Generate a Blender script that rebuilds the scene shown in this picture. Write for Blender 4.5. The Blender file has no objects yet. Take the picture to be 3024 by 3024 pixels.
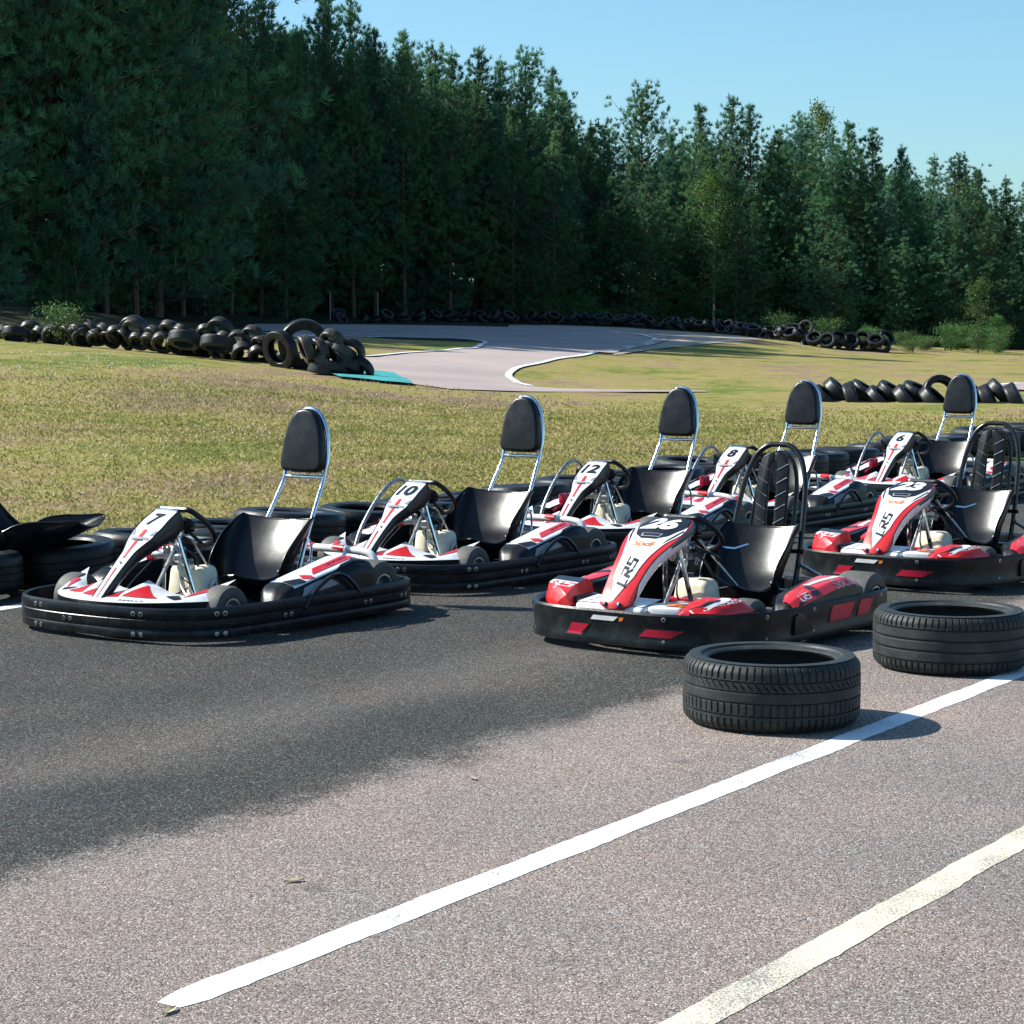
import bpy, bmesh, math, random
import numpy as np
from mathutils import Vector, Matrix, geometry, noise as mnoise
R = math.radians
random.seed(7); rng = np.random.default_rng(11)
C = bpy.context.scene.collection
scn = bpy.context.scene

# ------------------------------------------------------------------ camera, sky, sun, exposure
F, HC, PITCH = 6400.0, 1.45, math.atan((1512 - 950) / 6400.0)
cam = bpy.data.cameras.new("camera"); cam.sensor_width = 36; cam.lens = F / 3024 * 36
cam.clip_start = 0.1; cam.clip_end = 3000
co = bpy.data.objects.new("camera", cam); C.objects.link(co)
co.location = (0, 0, HC); co.rotation_euler = (R(90) - PITCH, 0, 0); scn.camera = co
SHX, SHY = 1.22, -0.34                      # how far a shadow falls per metre of height
sun_el = math.atan(1 / math.hypot(SHX, SHY))
sd = Vector((-SHX, -SHY, 1)).normalized()   # towards the sun
w = bpy.data.worlds.new("World"); scn.world = w; w.use_nodes = True
nt = w.node_tree; bg = nt.nodes['Background']
sky = nt.nodes.new('ShaderNodeTexSky'); sky.sky_type = 'NISHITA'; sky.sun_disc = False
sky.sun_elevation = sun_el; sky.sun_rotation = math.atan2(sd.x, sd.y); sky.air_density = 1.0; sky.dust_density = 0.8; sky.ozone_density = 1.3
tint = nt.nodes.new('ShaderNodeMix'); tint.data_type = 'RGBA'; tint.blend_type = 'MULTIPLY'; tint.inputs[0].default_value = 1
tint.inputs[7].default_value = (0.76, 1.08, 1.22, 1)
nt.links.new(sky.outputs[0], tint.inputs[6]); nt.links.new(tint.outputs[2], bg.inputs[0])
bg.inputs[1].default_value = 0.078
sl = bpy.data.lights.new("sun", 'SUN'); sl.energy = 5.0; sl.angle = R(0.5); sl.color = (1, 0.96, 0.88)
so = bpy.data.objects.new("sun", sl); C.objects.link(so); so.rotation_euler = sd.to_track_quat('Z', 'Y').to_euler()
scn.view_settings.view_transform = 'Standard'; scn.view_settings.look = 'None'
scn.view_settings.gamma = 1; scn.view_settings.exposure = 0.84
scn.cycles.max_bounces = 6; scn.cycles.diffuse_bounces = 2; scn.cycles.glossy_bounces = 3; scn.cycles.transparent_max_bounces = 6

# ------------------------------------------------------------------ materials
def newmat(name):
    m = bpy.data.materials.new(name); m.use_nodes = True
    return m, m.node_tree, m.node_tree.nodes['Principled BSDF']
def nd(t, kind, **kw):
    n = t.nodes.new(kind)
    for k, v in kw.items(): setattr(n, k, v)
    return n
def ramp(t, stops, interp='LINEAR'):
    n = t.nodes.new('ShaderNodeValToRGB'); cr = n.color_ramp; cr.interpolation = interp
    while len(cr.elements) < len(stops): cr.elements.new(0.5)
    for e, (p, c) in zip(cr.elements, stops):
        e.position = p; e.color = (*c, 1) if len(c) == 3 else c
    return n
def mixc(t, fac, a, b, blend='MIX'):
    n = t.nodes.new('ShaderNodeMix'); n.data_type = 'RGBA'; n.blend_type = blend
    for s, v in ((0, fac), (6, a), (7, b)):
        if hasattr(v, 'is_output') or hasattr(v, 'links'): t.links.new(v, n.inputs[s])
        elif s == 0: n.inputs[0].default_value = v
        else: n.inputs[s].default_value = (*v, 1)
    return n.outputs[2]
def noise(t, vec, scale, detail=4, rough=0.55, dist=0.0):
    n = t.nodes.new('ShaderNodeTexNoise'); n.inputs['Scale'].default_value = scale
    n.inputs['Detail'].default_value = detail; n.inputs['Roughness'].default_value = rough; n.inputs['Distortion'].default_value = dist
    if vec is not None: t.links.new(vec, n.inputs['Vector'])
    return n
def mathn(t, op, a, b=None, c=None, clamp=False):
    n = t.nodes.new('ShaderNodeMath'); n.operation = op; n.use_clamp = clamp
    for i, v in enumerate((a, b, c)):
        if v is None: continue
        if hasattr(v, 'links'): t.links.new(v, n.inputs[i])
        else: n.inputs[i].default_value = v
    return n.outputs[0]
def bumpn(t, p, h, strength=0.3, dist=0.01):
    b = t.nodes.new('ShaderNodeBump'); b.inputs['Strength'].default_value = strength; b.inputs['Distance'].default_value = dist
    t.links.new(h, b.inputs['Height']); t.links.new(b.outputs[0], p.inputs['Normal'])
def simple(name, col, rough=0.5, metal=0.0, var=0.25, vscale=9, bump=0.0, bscale=60, dirt=None, dirt_amt=0.4, coat=0.0, spec=0.5, rv=0.1):
    m, t, p = newmat(name)
    tc = nd(t, 'ShaderNodeTexCoord')
    n = noise(t, tc.outputs['Object'], vscale, 5, 0.65)
    dk = tuple(c * (1 - var) for c in col); lt = tuple(min(1, c * (1 + var * 0.6)) for c in col)
    r = ramp(t, [(0.3, dk), (0.7, lt)]); t.links.new(n.outputs['Fac'], r.inputs[0]); c = r.outputs[0]
    if dirt:
        n2 = noise(t, tc.outputs['Object'], vscale * 2.3, 8, 0.75)
        r2 = ramp(t, [(0.48, (0, 0, 0)), (0.72, (dirt_amt,) * 3)]); t.links.new(n2.outputs['Fac'], r2.inputs[0])
        c = mixc(t, r2.outputs[0], c, dirt)
    t.links.new(c, p.inputs['Base Color'])
    rr = ramp(t, [(0.3, (max(0, rough - rv),) * 3), (0.75, (min(1, rough + rv * 1.2),) * 3)])
    t.links.new(n.outputs['Fac'], rr.inputs[0]); t.links.new(rr.outputs[0], p.inputs['Roughness'])
    p.inputs['Metallic'].default_value = metal; p.inputs['Coat Weight'].default_value = coat; p.inputs['Specular IOR Level'].default_value = spec
    if bump:
        n3 = noise(t, tc.outputs['Object'], bscale, 6, 0.6); bumpn(t, p, n3.outputs['Fac'], bump, 0.004)
    return m
M = {}
M['plastic'] = simple('black_plastic', (0.008, 0.009, 0.011), 0.36, var=0.3, vscale=6, bump=0.2, bscale=45, dirt=(0.045, 0.045, 0.045), dirt_amt=0.25, spec=0.22)
M['bumper'] = simple('scuffed_bumper_plastic', (0.008, 0.010, 0.012), 0.32, var=0.3, vscale=5, bump=0.3, bscale=40, dirt=(0.07, 0.085, 0.085), dirt_amt=0.30, spec=0.25)
M['seat'] = simple('seat_fibreglass', (0.003, 0.003, 0.005), 0.26, var=0.3, vscale=8, bump=0.10, bscale=14, dirt=(0.03, 0.03, 0.03), dirt_amt=0.08, rv=0.03, spec=0.3)
M['vinyl'] = simple('headrest_vinyl', (0.005, 0.005, 0.007), 0.36, var=0.25, vscale=12, bump=0.12, bscale=260, spec=0.35)
M['chrome'] = simple('chromed_tube', (0.78, 0.80, 0.83), 0.13, metal=1, var=0.12, vscale=30)
M['steel'] = simple('dull_steel', (0.42, 0.42, 0.42), 0.38, metal=1, var=0.35, vscale=30)
M['alu'] = simple('cast_aluminium', (0.55, 0.55, 0.54), 0.42, metal=0.9, var=0.3, vscale=40)
M['blacktube'] = simple('black_painted_tube', (0.009, 0.009, 0.011), 0.24, var=0.3, vscale=20, dirt=(0.06, 0.06, 0.06), dirt_amt=0.3)
M['white'] = simple('white_bodywork', (0.76, 0.77, 0.77), 0.30, var=0.05, vscale=9, dirt=(0.30, 0.29, 0.27), dirt_amt=0.5, coat=0.3)
M['red'] = simple('red_bodywork', (0.62, 0.018, 0.022), 0.30, var=0.12, vscale=7, dirt=(0.30, 0.05, 0.05), dirt_amt=0.3, coat=0.3)
M['orange'] = simple('orange_sticker', (0.80, 0.20, 0.03), 0.35, var=0.1)
M['ink'] = simple('black_sticker', (0.010, 0.011, 0.014), 0.33, var=0.15)
M['grey'] = simple('grey_sticker', (0.25, 0.27, 0.30), 0.35, var=0.15)
M['tank'] = simple('cream_fuel_tank', (0.78, 0.70, 0.52), 0.42, var=0.12, vscale=12, dirt=(0.35, 0.31, 0.22), dirt_amt=0.4)
M['slick'] = simple('kart_slick_rubber', (0.075, 0.078, 0.072), 0.70, var=0.35, vscale=16, bump=0.4, bscale=120, dirt=(0.16, 0.15, 0.13), dirt_amt=0.5)
M['rubber'] = simple('weathered_tyre_rubber', (0.022, 0.027, 0.027), 0.58, var=0.35, vscale=6, bump=0.3, bscale=70, dirt=(0.085, 0.095, 0.085), dirt_amt=0.35, spec=0.3)
M['rubberb'] = simple('sunbleached_tyre_rubber', (0.034, 0.034, 0.034), 0.42, var=0.45, vscale=5, bump=0.3, bscale=40, dirt=(0.20, 0.185, 0.15), dirt_amt=0.55, spec=0.3)
M['rubberc'] = simple('black_tyre_rubber', (0.010, 0.011, 0.013), 0.42, var=0.35, vscale=5, bump=0.3, bscale=40, dirt=(0.07, 0.07, 0.065), dirt_amt=0.4, spec=0.3)
M['redpaint'] = simple('red_anodised', (0.55, 0.015, 0.05), 0.3, metal=0.3, var=0.2)
M['cable'] = simple('cable_sheath', (0.02, 0.02, 0.022), 0.45)
M['hose'] = simple('milky_hose', (0.45, 0.45, 0.42), 0.35)
M['mat'] = simple('teal_mat', (0.03, 0.34, 0.33), 0.6, var=0.3, vscale=3, dirt=(0.25, 0.28, 0.2), dirt_amt=0.5)
M['bark'] = simple('pine_bark', (0.115, 0.075, 0.055), 0.9, var=0.5, vscale=4, bump=0.6, bscale=12)
M['birchbark'] = simple('birch_bark', (0.42, 0.40, 0.36), 0.8, var=0.5, vscale=5)
M['deadwood'] = simple('dead_wood', (0.26, 0.23, 0.19), 0.9, var=0.4)
M['postm'] = simple('galvanised_post', (0.30, 0.31, 0.32), 0.5, metal=0.4)
M['straw'] = simple('dry_straw', (0.50, 0.42, 0.26), 0.9, var=0.3)
def leafmat(name, c1, c2, scale=0.5, tr=0.25):
    m, t, p = newmat(name)
    g = nd(t, 'ShaderNodeNewGeometry'); oi = nd(t, 'ShaderNodeObjectInfo')
    n = noise(t, g.outputs['Position'], scale, 3); r = ramp(t, [(0.35, c1), (0.65, c2)]); t.links.new(n.outputs['Fac'], r.inputs[0])
    hs = nd(t, 'ShaderNodeHueSaturation'); t.links.new(r.outputs[0], hs.inputs['Color'])
    v = mathn(t, 'MULTIPLY_ADD', oi.outputs['Random'], 0.5, 0.75); t.links.new(v, hs.inputs['Value'])
    hv = mathn(t, 'MULTIPLY_ADD', oi.outputs['Random'], 0.05, 0.475); t.links.new(hv, hs.inputs['Hue'])
    t.links.new(hs.outputs[0], p.inputs['Base Color']); p.inputs['Roughness'].default_value = 0.6; p.inputs['Specular IOR Level'].default_value = 0.25
    tl = nd(t, 'ShaderNodeBsdfTranslucent'); t.links.new(hs.outputs[0], tl.inputs[0])
    ms = nd(t, 'ShaderNodeMixShader'); ms.inputs[0].default_value = tr
    t.links.new(p.outputs[0], ms.inputs[1]); t.links.new(tl.outputs[0], ms.inputs[2])
    t.links.new(ms.outputs[0], t.nodes['Material Output'].inputs['Surface'])
    return m
M['needles'] = leafmat('pine_needles', (0.048, 0.135, 0.090), (0.135, 0.285, 0.115), 0.6, 0.42)
M['leaves'] = leafmat('birch_leaves', (0.09, 0.20, 0.05), (0.16, 0.28, 0.07), 1.0, 0.35)
M['bushleaf'] = leafmat('bush_leaves', (0.045, 0.13, 0.035), (0.10, 0.20, 0.05), 1.5, 0.3)
M['blade'] = leafmat('grass_blades', (0.21, 0.215, 0.055), (0.38, 0.31, 0.13), 0.9, 0.3)
M['flower'] = simple('clover_flowers', (0.75, 0.75, 0.68), 0.8, var=0.1)

# ------------------------------------------------------------------ mesh helpers
def cat(pts, n=8, closed=False):
    P = [Vector(p) for p in pts]; L = len(P); out = []
    segs = L if closed else L - 1
    for i in range(segs):
        if closed: a, b, c, d = P[(i - 1) % L], P[i], P[(i + 1) % L], P[(i + 2) % L]
        else: a, b, c, d = P[max(i - 1, 0)], P[i], P[i + 1], P[min(i + 2, L - 1)]
        for k in range(n):
            t = k / n
            out.append(0.5 * ((2 * b) + (c - a) * t + (2 * a - 5 * b + 4 * c - d) * t * t + (3 * b - a - 3 * c + d) * t ** 3))
    if not closed: out.append(P[-1].copy())
    return out
def lerp1(xs, ys, x):
    return float(np.interp(x, xs, ys))
class MB:
    def __init__(s): s.v = []; s.f = []; s.m = []; s.mats = []
    def mi(s, m):
        if m not in s.mats: s.mats.append(m)
        return s.mats.index(m)
    def add(s, vs, fs, m):
        o = len(s.v); s.v += [tuple(v) for v in vs]; i = s.mi(m)
        for f in fs: s.f.append(tuple(o + k for k in f)); s.m.append(i)
        return s
    def bm(s, b, m, mat=None):
        b.verts.ensure_lookup_table()
        vs = [(mat @ v.co) if mat else v.co.copy() for v in b.verts]
        s.add(vs, [[v.index for v in f.verts] for f in b.faces], m); b.free(); return s
    def box(s, c, size, m, r=0.0, rot=None, seg=2, taper=None):
        b = bmesh.new(); bmesh.ops.create_cube(b, size=1)
        for v in b.verts:
            v.co = Vector((v.co.x * size[0], v.co.y * size[1], v.co.z * size[2]))
            if taper and v.co.z > 0: v.co.x *= taper[0]; v.co.y *= taper[1]
        if r > 0: bmesh.ops.bevel(b, geom=list(b.edges), offset=r, segments=seg, profile=0.5, affect='EDGES')
        b.verts.index_update()
        mt = Matrix.Translation(c)
        if rot is not None: mt = mt @ (rot if isinstance(rot, Matrix) else Matrix.Rotation(rot, 4, 'Y'))
        return s.bm(b, m, mt)
    def slab(s, pts, off, m, r=0.0, seg=3):
        b = bmesh.new(); f = b.faces.new([b.verts.new(p) for p in pts])
        e = bmesh.ops.extrude_face_region(b, geom=[f]); bmesh.ops.translate(b, verts=[x for x in e['geom'] if isinstance(x, bmesh.types.BMVert)], vec=off)
        bmesh.ops.recalc_face_normals(b, faces=b.faces)
        if r > 0:
            ed = [x for x in b.edges if len(x.link_faces) == 2 and x.calc_face_angle(0) > 0.6]
            bmesh.ops.bevel(b, geom=ed, offset=r, segments=seg, profile=0.5, affect='EDGES')
        b.verts.index_update(); return s.bm(b, m)
    def tube(s, pts, r, m, seg=8, n=0, closed=False, cap=True, r2=None):
        P = cat(pts, n, closed) if n else [Vector(p) for p in pts]; L = len(P); vs = []; fs = []; N = None
        for i, p in enumerate(P):
            if closed: t = P[(i + 1) % L] - P[i - 1]
            else: t = P[min(i + 1, L - 1)] - P[max(i - 1, 0)]
            t.normalize()
            if N is None:
                N = t.orthogonal().normalized()
            N = (N - t * N.dot(t)); N = N.normalized() if N.length > 1e-6 else t.orthogonal().normalized()
            B = t.cross(N); rr = r if r2 is None else r + (r2 - r) * i / max(1, L - 1)
            for k in range(seg):
                a = 2 * math.pi * k / seg; vs.append(p + N * (math.cos(a) * rr) + B * (math.sin(a) * rr))
        for i in range(L if closed else L - 1):
            j = (i + 1) % L
            for k in range(seg):
                k2 = (k + 1) % seg; fs.append((i * seg + k, i * seg + k2, j * seg + k2, j * seg + k))
        if cap and not closed:
            fs.append(tuple(reversed(range(seg)))); fs.append(tuple((L - 1) * seg + k for k in range(seg)))
        return s.add(vs, fs, m)
    def lathe(s, prof, o, ax, m, seg=32, closed=False, dr=None, a0=0, a1=2 * math.pi):
        ax = Vector(ax).normalized(); N = ax.orthogonal().normalized(); B = ax.cross(N); o = Vector(o)
        vs = []; fs = []; n = len(prof); full = abs(a1 - a0 - 2 * math.pi) < 1e-6; K = seg if full else seg + 1
        for k in range(K):
            a = a0 + (a1 - a0) * k / seg; d = N * math.cos(a) + B * math.sin(a)
            for i, (r, h) in enumerate(prof):
                rr = r + (dr(a, i, h) if dr else 0); vs.append(o + d * rr + ax * h)
        for k in range(seg):
            k2 = (k + 1) % K
            for i in range(n if closed else n - 1):
                j = (i + 1) % n; fs.append((k * n + i, k2 * n + i, k2 * n + j, k * n + j))
        return s.add(vs, fs, m)
    def grid(s, fn, us, vs_, m, mf=None, flip=False):
        o = len(s.v); nv = len(vs_)
        for u in us:
            for v in vs_: s.v.append(tuple(fn(u, v)))
        for i in range(len(us) - 1):
            for j in range(nv - 1):
                q = (o + i * nv + j, o + (i + 1) * nv + j, o + (i + 1) * nv + j + 1, o + i * nv + j + 1)
                s.f.append(tuple(reversed(q)) if flip else q)
                s.m.append(s.mi(mf((us[i] + us[i + 1]) / 2, (vs_[j] + vs_[j + 1]) / 2) if mf else m))
        return s
    def decal(s, fn, v2, tris, m): return s.add([fn(*p) for p in v2], tris, m)
    def poly(s, fn, pts, m, cuts=3):
        b = bmesh.new(); b.faces.new([b.verts.new((p[0], p[1], 0)) for p in pts])
        bmesh.ops.triangulate(b, faces=b.faces)
        for _ in range(cuts): bmesh.ops.subdivide_edges(b, edges=b.edges, cuts=1, use_grid_fill=True)
        b.verts.index_update()
        s.add([fn(v.co.x, v.co.y) for v in b.verts], [[v.index for v in f.verts] for f in b.faces], m); b.free(); return s
    def build(s, name, parent=None, sharp=38, smooth=True):
        me = bpy.data.meshes.new(name); me.from_pydata(s.v, [], s.f)
        for m in s.mats: me.materials.append(M[m])
        me.polygons.foreach_set('material_index', s.m)
        if smooth:
            me.polygons.foreach_set('use_smooth', [True] * len(s.f))
            me.update(); me.set_sharp_from_angle(angle=R(sharp))
        me.update(); o = bpy.data.objects.new(name, me); C.objects.link(o)
        if parent: o.parent = parent
        return o
def tag(o, label=None, catg=None, group=None, kind=None):
    if label: o['label'] = label
    if catg: o['category'] = catg
    if group: o['group'] = group
    if kind: o['kind'] = kind
    return o
def empty(name, loc=(0, 0, 0), rz=0, **k):
    o = bpy.data.objects.new(name, None); o.empty_display_size = 0.2; C.objects.link(o)
    o.location = loc; o.rotation_euler = (0, 0, rz); return o
def copy_tree(o, parent=None, skip=()):
    c = o.copy(); C.objects.link(c); c.parent = parent
    for ch in o.children:
        if ch.name.split('.')[0] not in skip: copy_tree(ch, c)
    return c
_tc = {}
def text2d(s, w, h, shear=0.0, bold=0.02):
    k = (s, bold)
    if k not in _tc:
        cu = bpy.data.curves.new('t', 'FONT'); cu.body = s; cu.size = 1; cu.offset = bold; cu.resolution_u = 6
        ob = bpy.data.objects.new('t', cu); C.objects.link(ob)
        dg = bpy.context.evaluated_depsgraph_get(); me = ob.evaluated_get(dg).to_mesh()
        V = [(v.co.x, v.co.y) for v in me.vertices]; Fc = [tuple(p.vertices) for p in me.polygons]
        bpy.data.objects.remove(ob); bpy.data.curves.remove(cu)
        xs = [v[0] for v in V]; ys = [v[1] for v in V]; x0, x1, y0, y1 = min(xs), max(xs), min(ys), max(ys)
        V = [((x - x0) / (x1 - x0) - 0.5, (y - y0) / (y1 - y0) - 0.5) for x, y in V]
        _tc[k] = (V, Fc)
    V, Fc = _tc[k]
    return [(x * w + y * h * shear, y * h) for x, y in V], Fc
def bars(segs, th):
    V = []; Fc = []
    for (x0, y0, x1, y1) in segs:
        d = Vector((x1 - x0, y1 - y0)); d.normalize(); nx, ny = -d.y * th / 2, d.x * th / 2; ex, ey = d.x * th / 2, d.y * th / 2
        o = len(V); V += [(x0 - ex + nx, y0 - ey + ny), (x0 - ex - nx, y0 - ey - ny), (x1 + ex - nx, y1 + ey - ny), (x1 + ex + nx, y1 + ey + ny)]
        Fc.append((o, o + 1, o + 2, o + 3))
    return V, Fc
def lrs(w, h, shear=0.35):
    segs = [(0.05, 0.95, 0.05, 0.1), (0.05, 0.1, 0.24, 0.1),
            (0.39, 0.1, 0.39, 0.60), (0.39, 0.92, 0.60, 0.92), (0.60, 0.92, 0.60, 0.55), (0.60, 0.50, 0.39, 0.50), (0.46, 0.46, 0.62, 0.1),
            (0.95, 0.92, 0.75, 0.92), (0.75, 0.92, 0.75, 0.52), (0.75, 0.51, 0.95, 0.51), (0.95, 0.5, 0.95, 0.1), (0.95, 0.1, 0.74, 0.1)]
    V, Fc = bars(segs, 0.105)
    V = [(0.5 + (x - 0.5), y) for x, y in V]
    return [((x - 0.5) * w + (y - 0.5) * h * shear, (y - 0.5) * h) for x, y in V], Fc

# ------------------------------------------------------------------ pixel <-> world, terrain
cp, sp = math.cos(PITCH), math.sin(PITCH)
def ray(px, py):
    u = (px - 1512) / F; v = (1512 - py) / F
    return Vector((u, cp + v * sp, v * cp - sp))
def at(px, py, D):
    d = ray(px, py); return Vector((0, 0, HC)) + d * (D / d.y)
def gp(px, py, z=0.0):
    d = ray(px, py); return Vector((0, 0, HC)) + d * ((z - HC) / d.z)
ctrl = [(0, 1002, 46), (0, 1150, 31), (0, 1300, 22.5), (300, 1030, 45), (600, 1055, 43.5), (850, 1090, 42), (1000, 1110, 41), (1080, 1118, 40), (600, 1300, 22.5), (600, 1150, 32),
        (900, 1200, 30), (1200, 1300, 25), (1200, 1180, 37), (1250, 1125, 42), (1500, 1130, 46), (2130, 1152, 45), (1432, 1017, 62), (1050, 1008, 62),
        (1100, 1055, 52), (1000, 968, 85), (1600, 970, 90), (1900, 985, 88), (2200, 1002, 84), (2500, 1038, 84), (3000, 1058, 84), (2900, 1140, 48), (2700, 1203, 40),
        (2000, 1060, 62), (2600, 1090, 60), (1900, 1250, 30), (2500, 1270, 28), (3100, 1290, 27), (300, 925, 62), (0, 905, 60), (900, 945, 95), (1500, 950, 112), (2500, 1015, 108), (3000, 1030, 104), (700, 975, 74), (0, 985, 55), (-400, 985, 46), (-400, 1150, 31),
        (-600, 900, 62), (3700, 1040, 100), (3700, 1120, 55), (0, 880, 80), (500, 905, 90), (1000, 950, 90), (1300, 951, 94), (1590, 954, 95), (1850, 964, 94), (2080, 980, 91), (2200, 990, 90), (2350, 1008, 87), (0, 760, 112), (800, 800, 118), (1500, 850, 135), (2300, 900, 135), (3000, 930, 135), (-600, 700, 100)]
CP = [at(*c) for c in ctrl]
CP += [Vector((x, y, 0)) for y in (2, 8, 13.5, 17) for x in (-9, -5, -2, 1, 4, 8, 13)]
CP = [p for p in CP]
CP += [Vector(p) for p in ((-60, 90, 4), (-60, 40, 2), (-60, 10, 0.5), (60, 20, 0), (60, 60, 0), (70, 110, 0.4), (0, 160, 4.0), (-50, 160, 7), (60, 160, 3.5))]
_X = np.array([[p.x, p.y] for p in CP]); _Z = np.array([p.z for p in CP])
def _tps(r2): return 0.5 * r2 * np.log(r2 + 1e-9)
_K = _tps(((_X[:, None] - _X[None]) ** 2).sum(-1)) + np.eye(len(_X)) * 0.6
_P = np.hstack([np.ones((len(_X), 1)), _X]); _A = np.block([[_K, _P], [_P.T, np.zeros((3, 3))]])
_W = np.linalg.solve(_A, np.concatenate([_Z, np.zeros(3)]))
def tz(x, y):
    x = np.asarray(x, float); y = np.asarray(y, float); sh = x.shape
    xx = np.clip(x.ravel(), -70, 75); yy = np.clip(y.ravel(), 2, 160); out = np.empty(len(xx))
    for i in range(0, len(xx), 20000):
        q = np.stack([xx[i:i + 20000], yy[i:i + 20000]], 1)
        k = _tps(((q[:, None] - _X[None]) ** 2).sum(-1))
        out[i:i + 20000] = k @ _W[:len(_X)] + _W[-3] + q @ _W[-2:]
    # the paved area is flat
    b = np.clip((1.0 * (yy - 1.54 * xx) - 16.3) / 5.0, 0, 1) * 1.0; b = b * b * (3 - 2 * b)
    out = out * b
    un = np.where(b > 0.2, 0.02 * np.sin(xx * 1.3 + 1) * np.sin(yy * 0.9) * b, 0)
    return (out + un).reshape(sh)
def tz1(x, y): return float(tz(np.array([x]), np.array([y]))[0])
_ds = np.concatenate([np.arange(10, 60, 0.2), np.arange(60, 96, 0.5)])
def hit(px, py, off=0.0):
    d = ray(px, py); ts = _ds / d.y; X = d.x * ts; Y = d.y * ts; Z = HC + d.z * ts
    k = np.where(Z <= tz(X, Y) + off)[0]
    if len(k) == 0: i = len(ts) - 1
    else: i = k[0]
    if i > 0 and len(k):
        z0 = tz(X[i-1:i+1], Y[i-1:i+1]) + off; a = Z[i-1] - z0[0]; b = z0[1] - Z[i]; t = a / (a + b + 1e-9)
        return Vector((X[i-1] + (X[i] - X[i-1]) * t, Y[i-1] + (Y[i] - Y[i-1]) * t, 0))
    return Vector((X[i], Y[i], 0))
DS = 3024 / 1932
def hd(x, y): return hit(x * DS, y * DS)

# ground sheet
gx = np.unique(np.concatenate([np.linspace(-1500, -72, 9), np.arange(-72, -30, 1.5), np.arange(-30, 30, 0.5), np.arange(30, 78, 1.5), np.linspace(78, 1500, 9)]))
gy = np.unique(np.concatenate([np.linspace(-300, -6, 5), np.arange(-6, 60, 0.5), np.arange(60, 160, 1.25), np.linspace(162, 2500, 12)]))
XX, YY = np.meshgrid(gx, gy, indexing='ij'); ZZ = tz(XX, YY)
far = np.clip((np.hypot(XX, YY - 60) - 110) / 300, 0, 1); ZZ = ZZ * (1 - far) + 2.0 * far
def gridmesh(name, XX, YY, ZZ, mat):
    n0, n1 = XX.shape; v = np.stack([XX, YY, ZZ], -1).reshape(-1, 3)
    idx = np.arange(n0 * n1).reshape(n0, n1); q = np.stack([idx[:-1, :-1], idx[1:, :-1], idx[1:, 1:], idx[:-1, 1:]], -1).reshape(-1, 4)
    me = bpy.data.meshes.new(name); me.vertices.add(len(v)); me.vertices.foreach_set('co', v.ravel())
    me.loops.add(q.size); me.loops.foreach_set('vertex_index', q.ravel()); me.polygons.add(len(q))
    me.polygons.foreach_set('loop_start', np.arange(0, q.size, 4)); me.polygons.foreach_set('loop_total', np.full(len(q), 4))
    me.polygons.foreach_set('use_smooth', np.ones(len(q), bool)); me.update(); me.validate(); me.materials.append(mat)
    o = bpy.data.objects.new(name, me); C.objects.link(o); return o
m, t, p = newmat('meadow'); g = nd(t, 'ShaderNodeNewGeometry'); P_ = g.outputs['Position']
n1 = noise(t, P_, 0.33, 5, 0.62, 0.4); n2 = noise(t, P_, 2.4, 6, 0.7); n3 = noise(t, P_, 28, 5, 0.75); n4 = noise(t, P_, 0.09, 3, 0.5)
r1 = ramp(t, [(0.30, (0.115, 0.165, 0.038)), (0.44, (0.235, 0.225, 0.062)), (0.56, (0.315, 0.262, 0.098)), (0.68, (0.285, 0.205, 0.125)), (0.8, (0.22, 0.152, 0.11))])
sm = mathn(t, 'MULTIPLY_ADD', n2.outputs['Fac'], 0.45, mathn(t, 'MULTIPLY', n1.outputs['Fac'], 0.62))
def blob(px, py, rad, amt):
    c = hd(px, py); vm = nd(t, 'ShaderNodeVectorMath', operation='SUBTRACT'); t.links.new(P_, vm.inputs[0]); vm.inputs[1].default_value = (c.x, c.y, tz1(c.x, c.y))
    v2 = nd(t, 'ShaderNodeVectorMath', operation='LENGTH'); t.links.new(vm.outputs[0], v2.inputs[0])
    mr = nd(t, 'ShaderNodeMapRange'); mr.interpolation_type = 'SMOOTHSTEP'; t.links.new(v2.outputs['Value'], mr.inputs[0]); mr.inputs[1].default_value = 0; mr.inputs[2].default_value = rad; mr.inputs[3].default_value = amt; mr.inputs[4].default_value = 0
    return mr.outputs[0]
acc = sm
for b_ in ((350, 850, 2.6, -0.11), (60, 850, 3.0, 0.12), (600, 745, 8, 0.14), (150, 690, 9, -0.07), (450, 900, 2.2, 0.08), (1150, 790, 4, -0.05), (700, 830, 3, 0.08), (1500, 700, 9, 0.04), (1150, 700, 10, -0.02), (1420, 660, 6, -0.05)):
    acc = mathn(t, 'ADD', acc, blob(*b_))
acc = mathn(t, 'MULTIPLY_ADD', mathn(t, 'SUBTRACT', acc, 0.545), 2.0, 0.56); t.links.new(acc, r1.inputs[0])
r3 = ramp(t, [(0.28, (0.42, 0.42, 0.42)), (0.5, (1, 1, 1)), (0.72, (1.55, 1.5, 1.4))]); t.links.new(n3.outputs['Fac'], r3.inputs[0])
c = mixc(t, 1.0, r1.outputs[0], r3.outputs[0], 'MULTIPLY')
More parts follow.
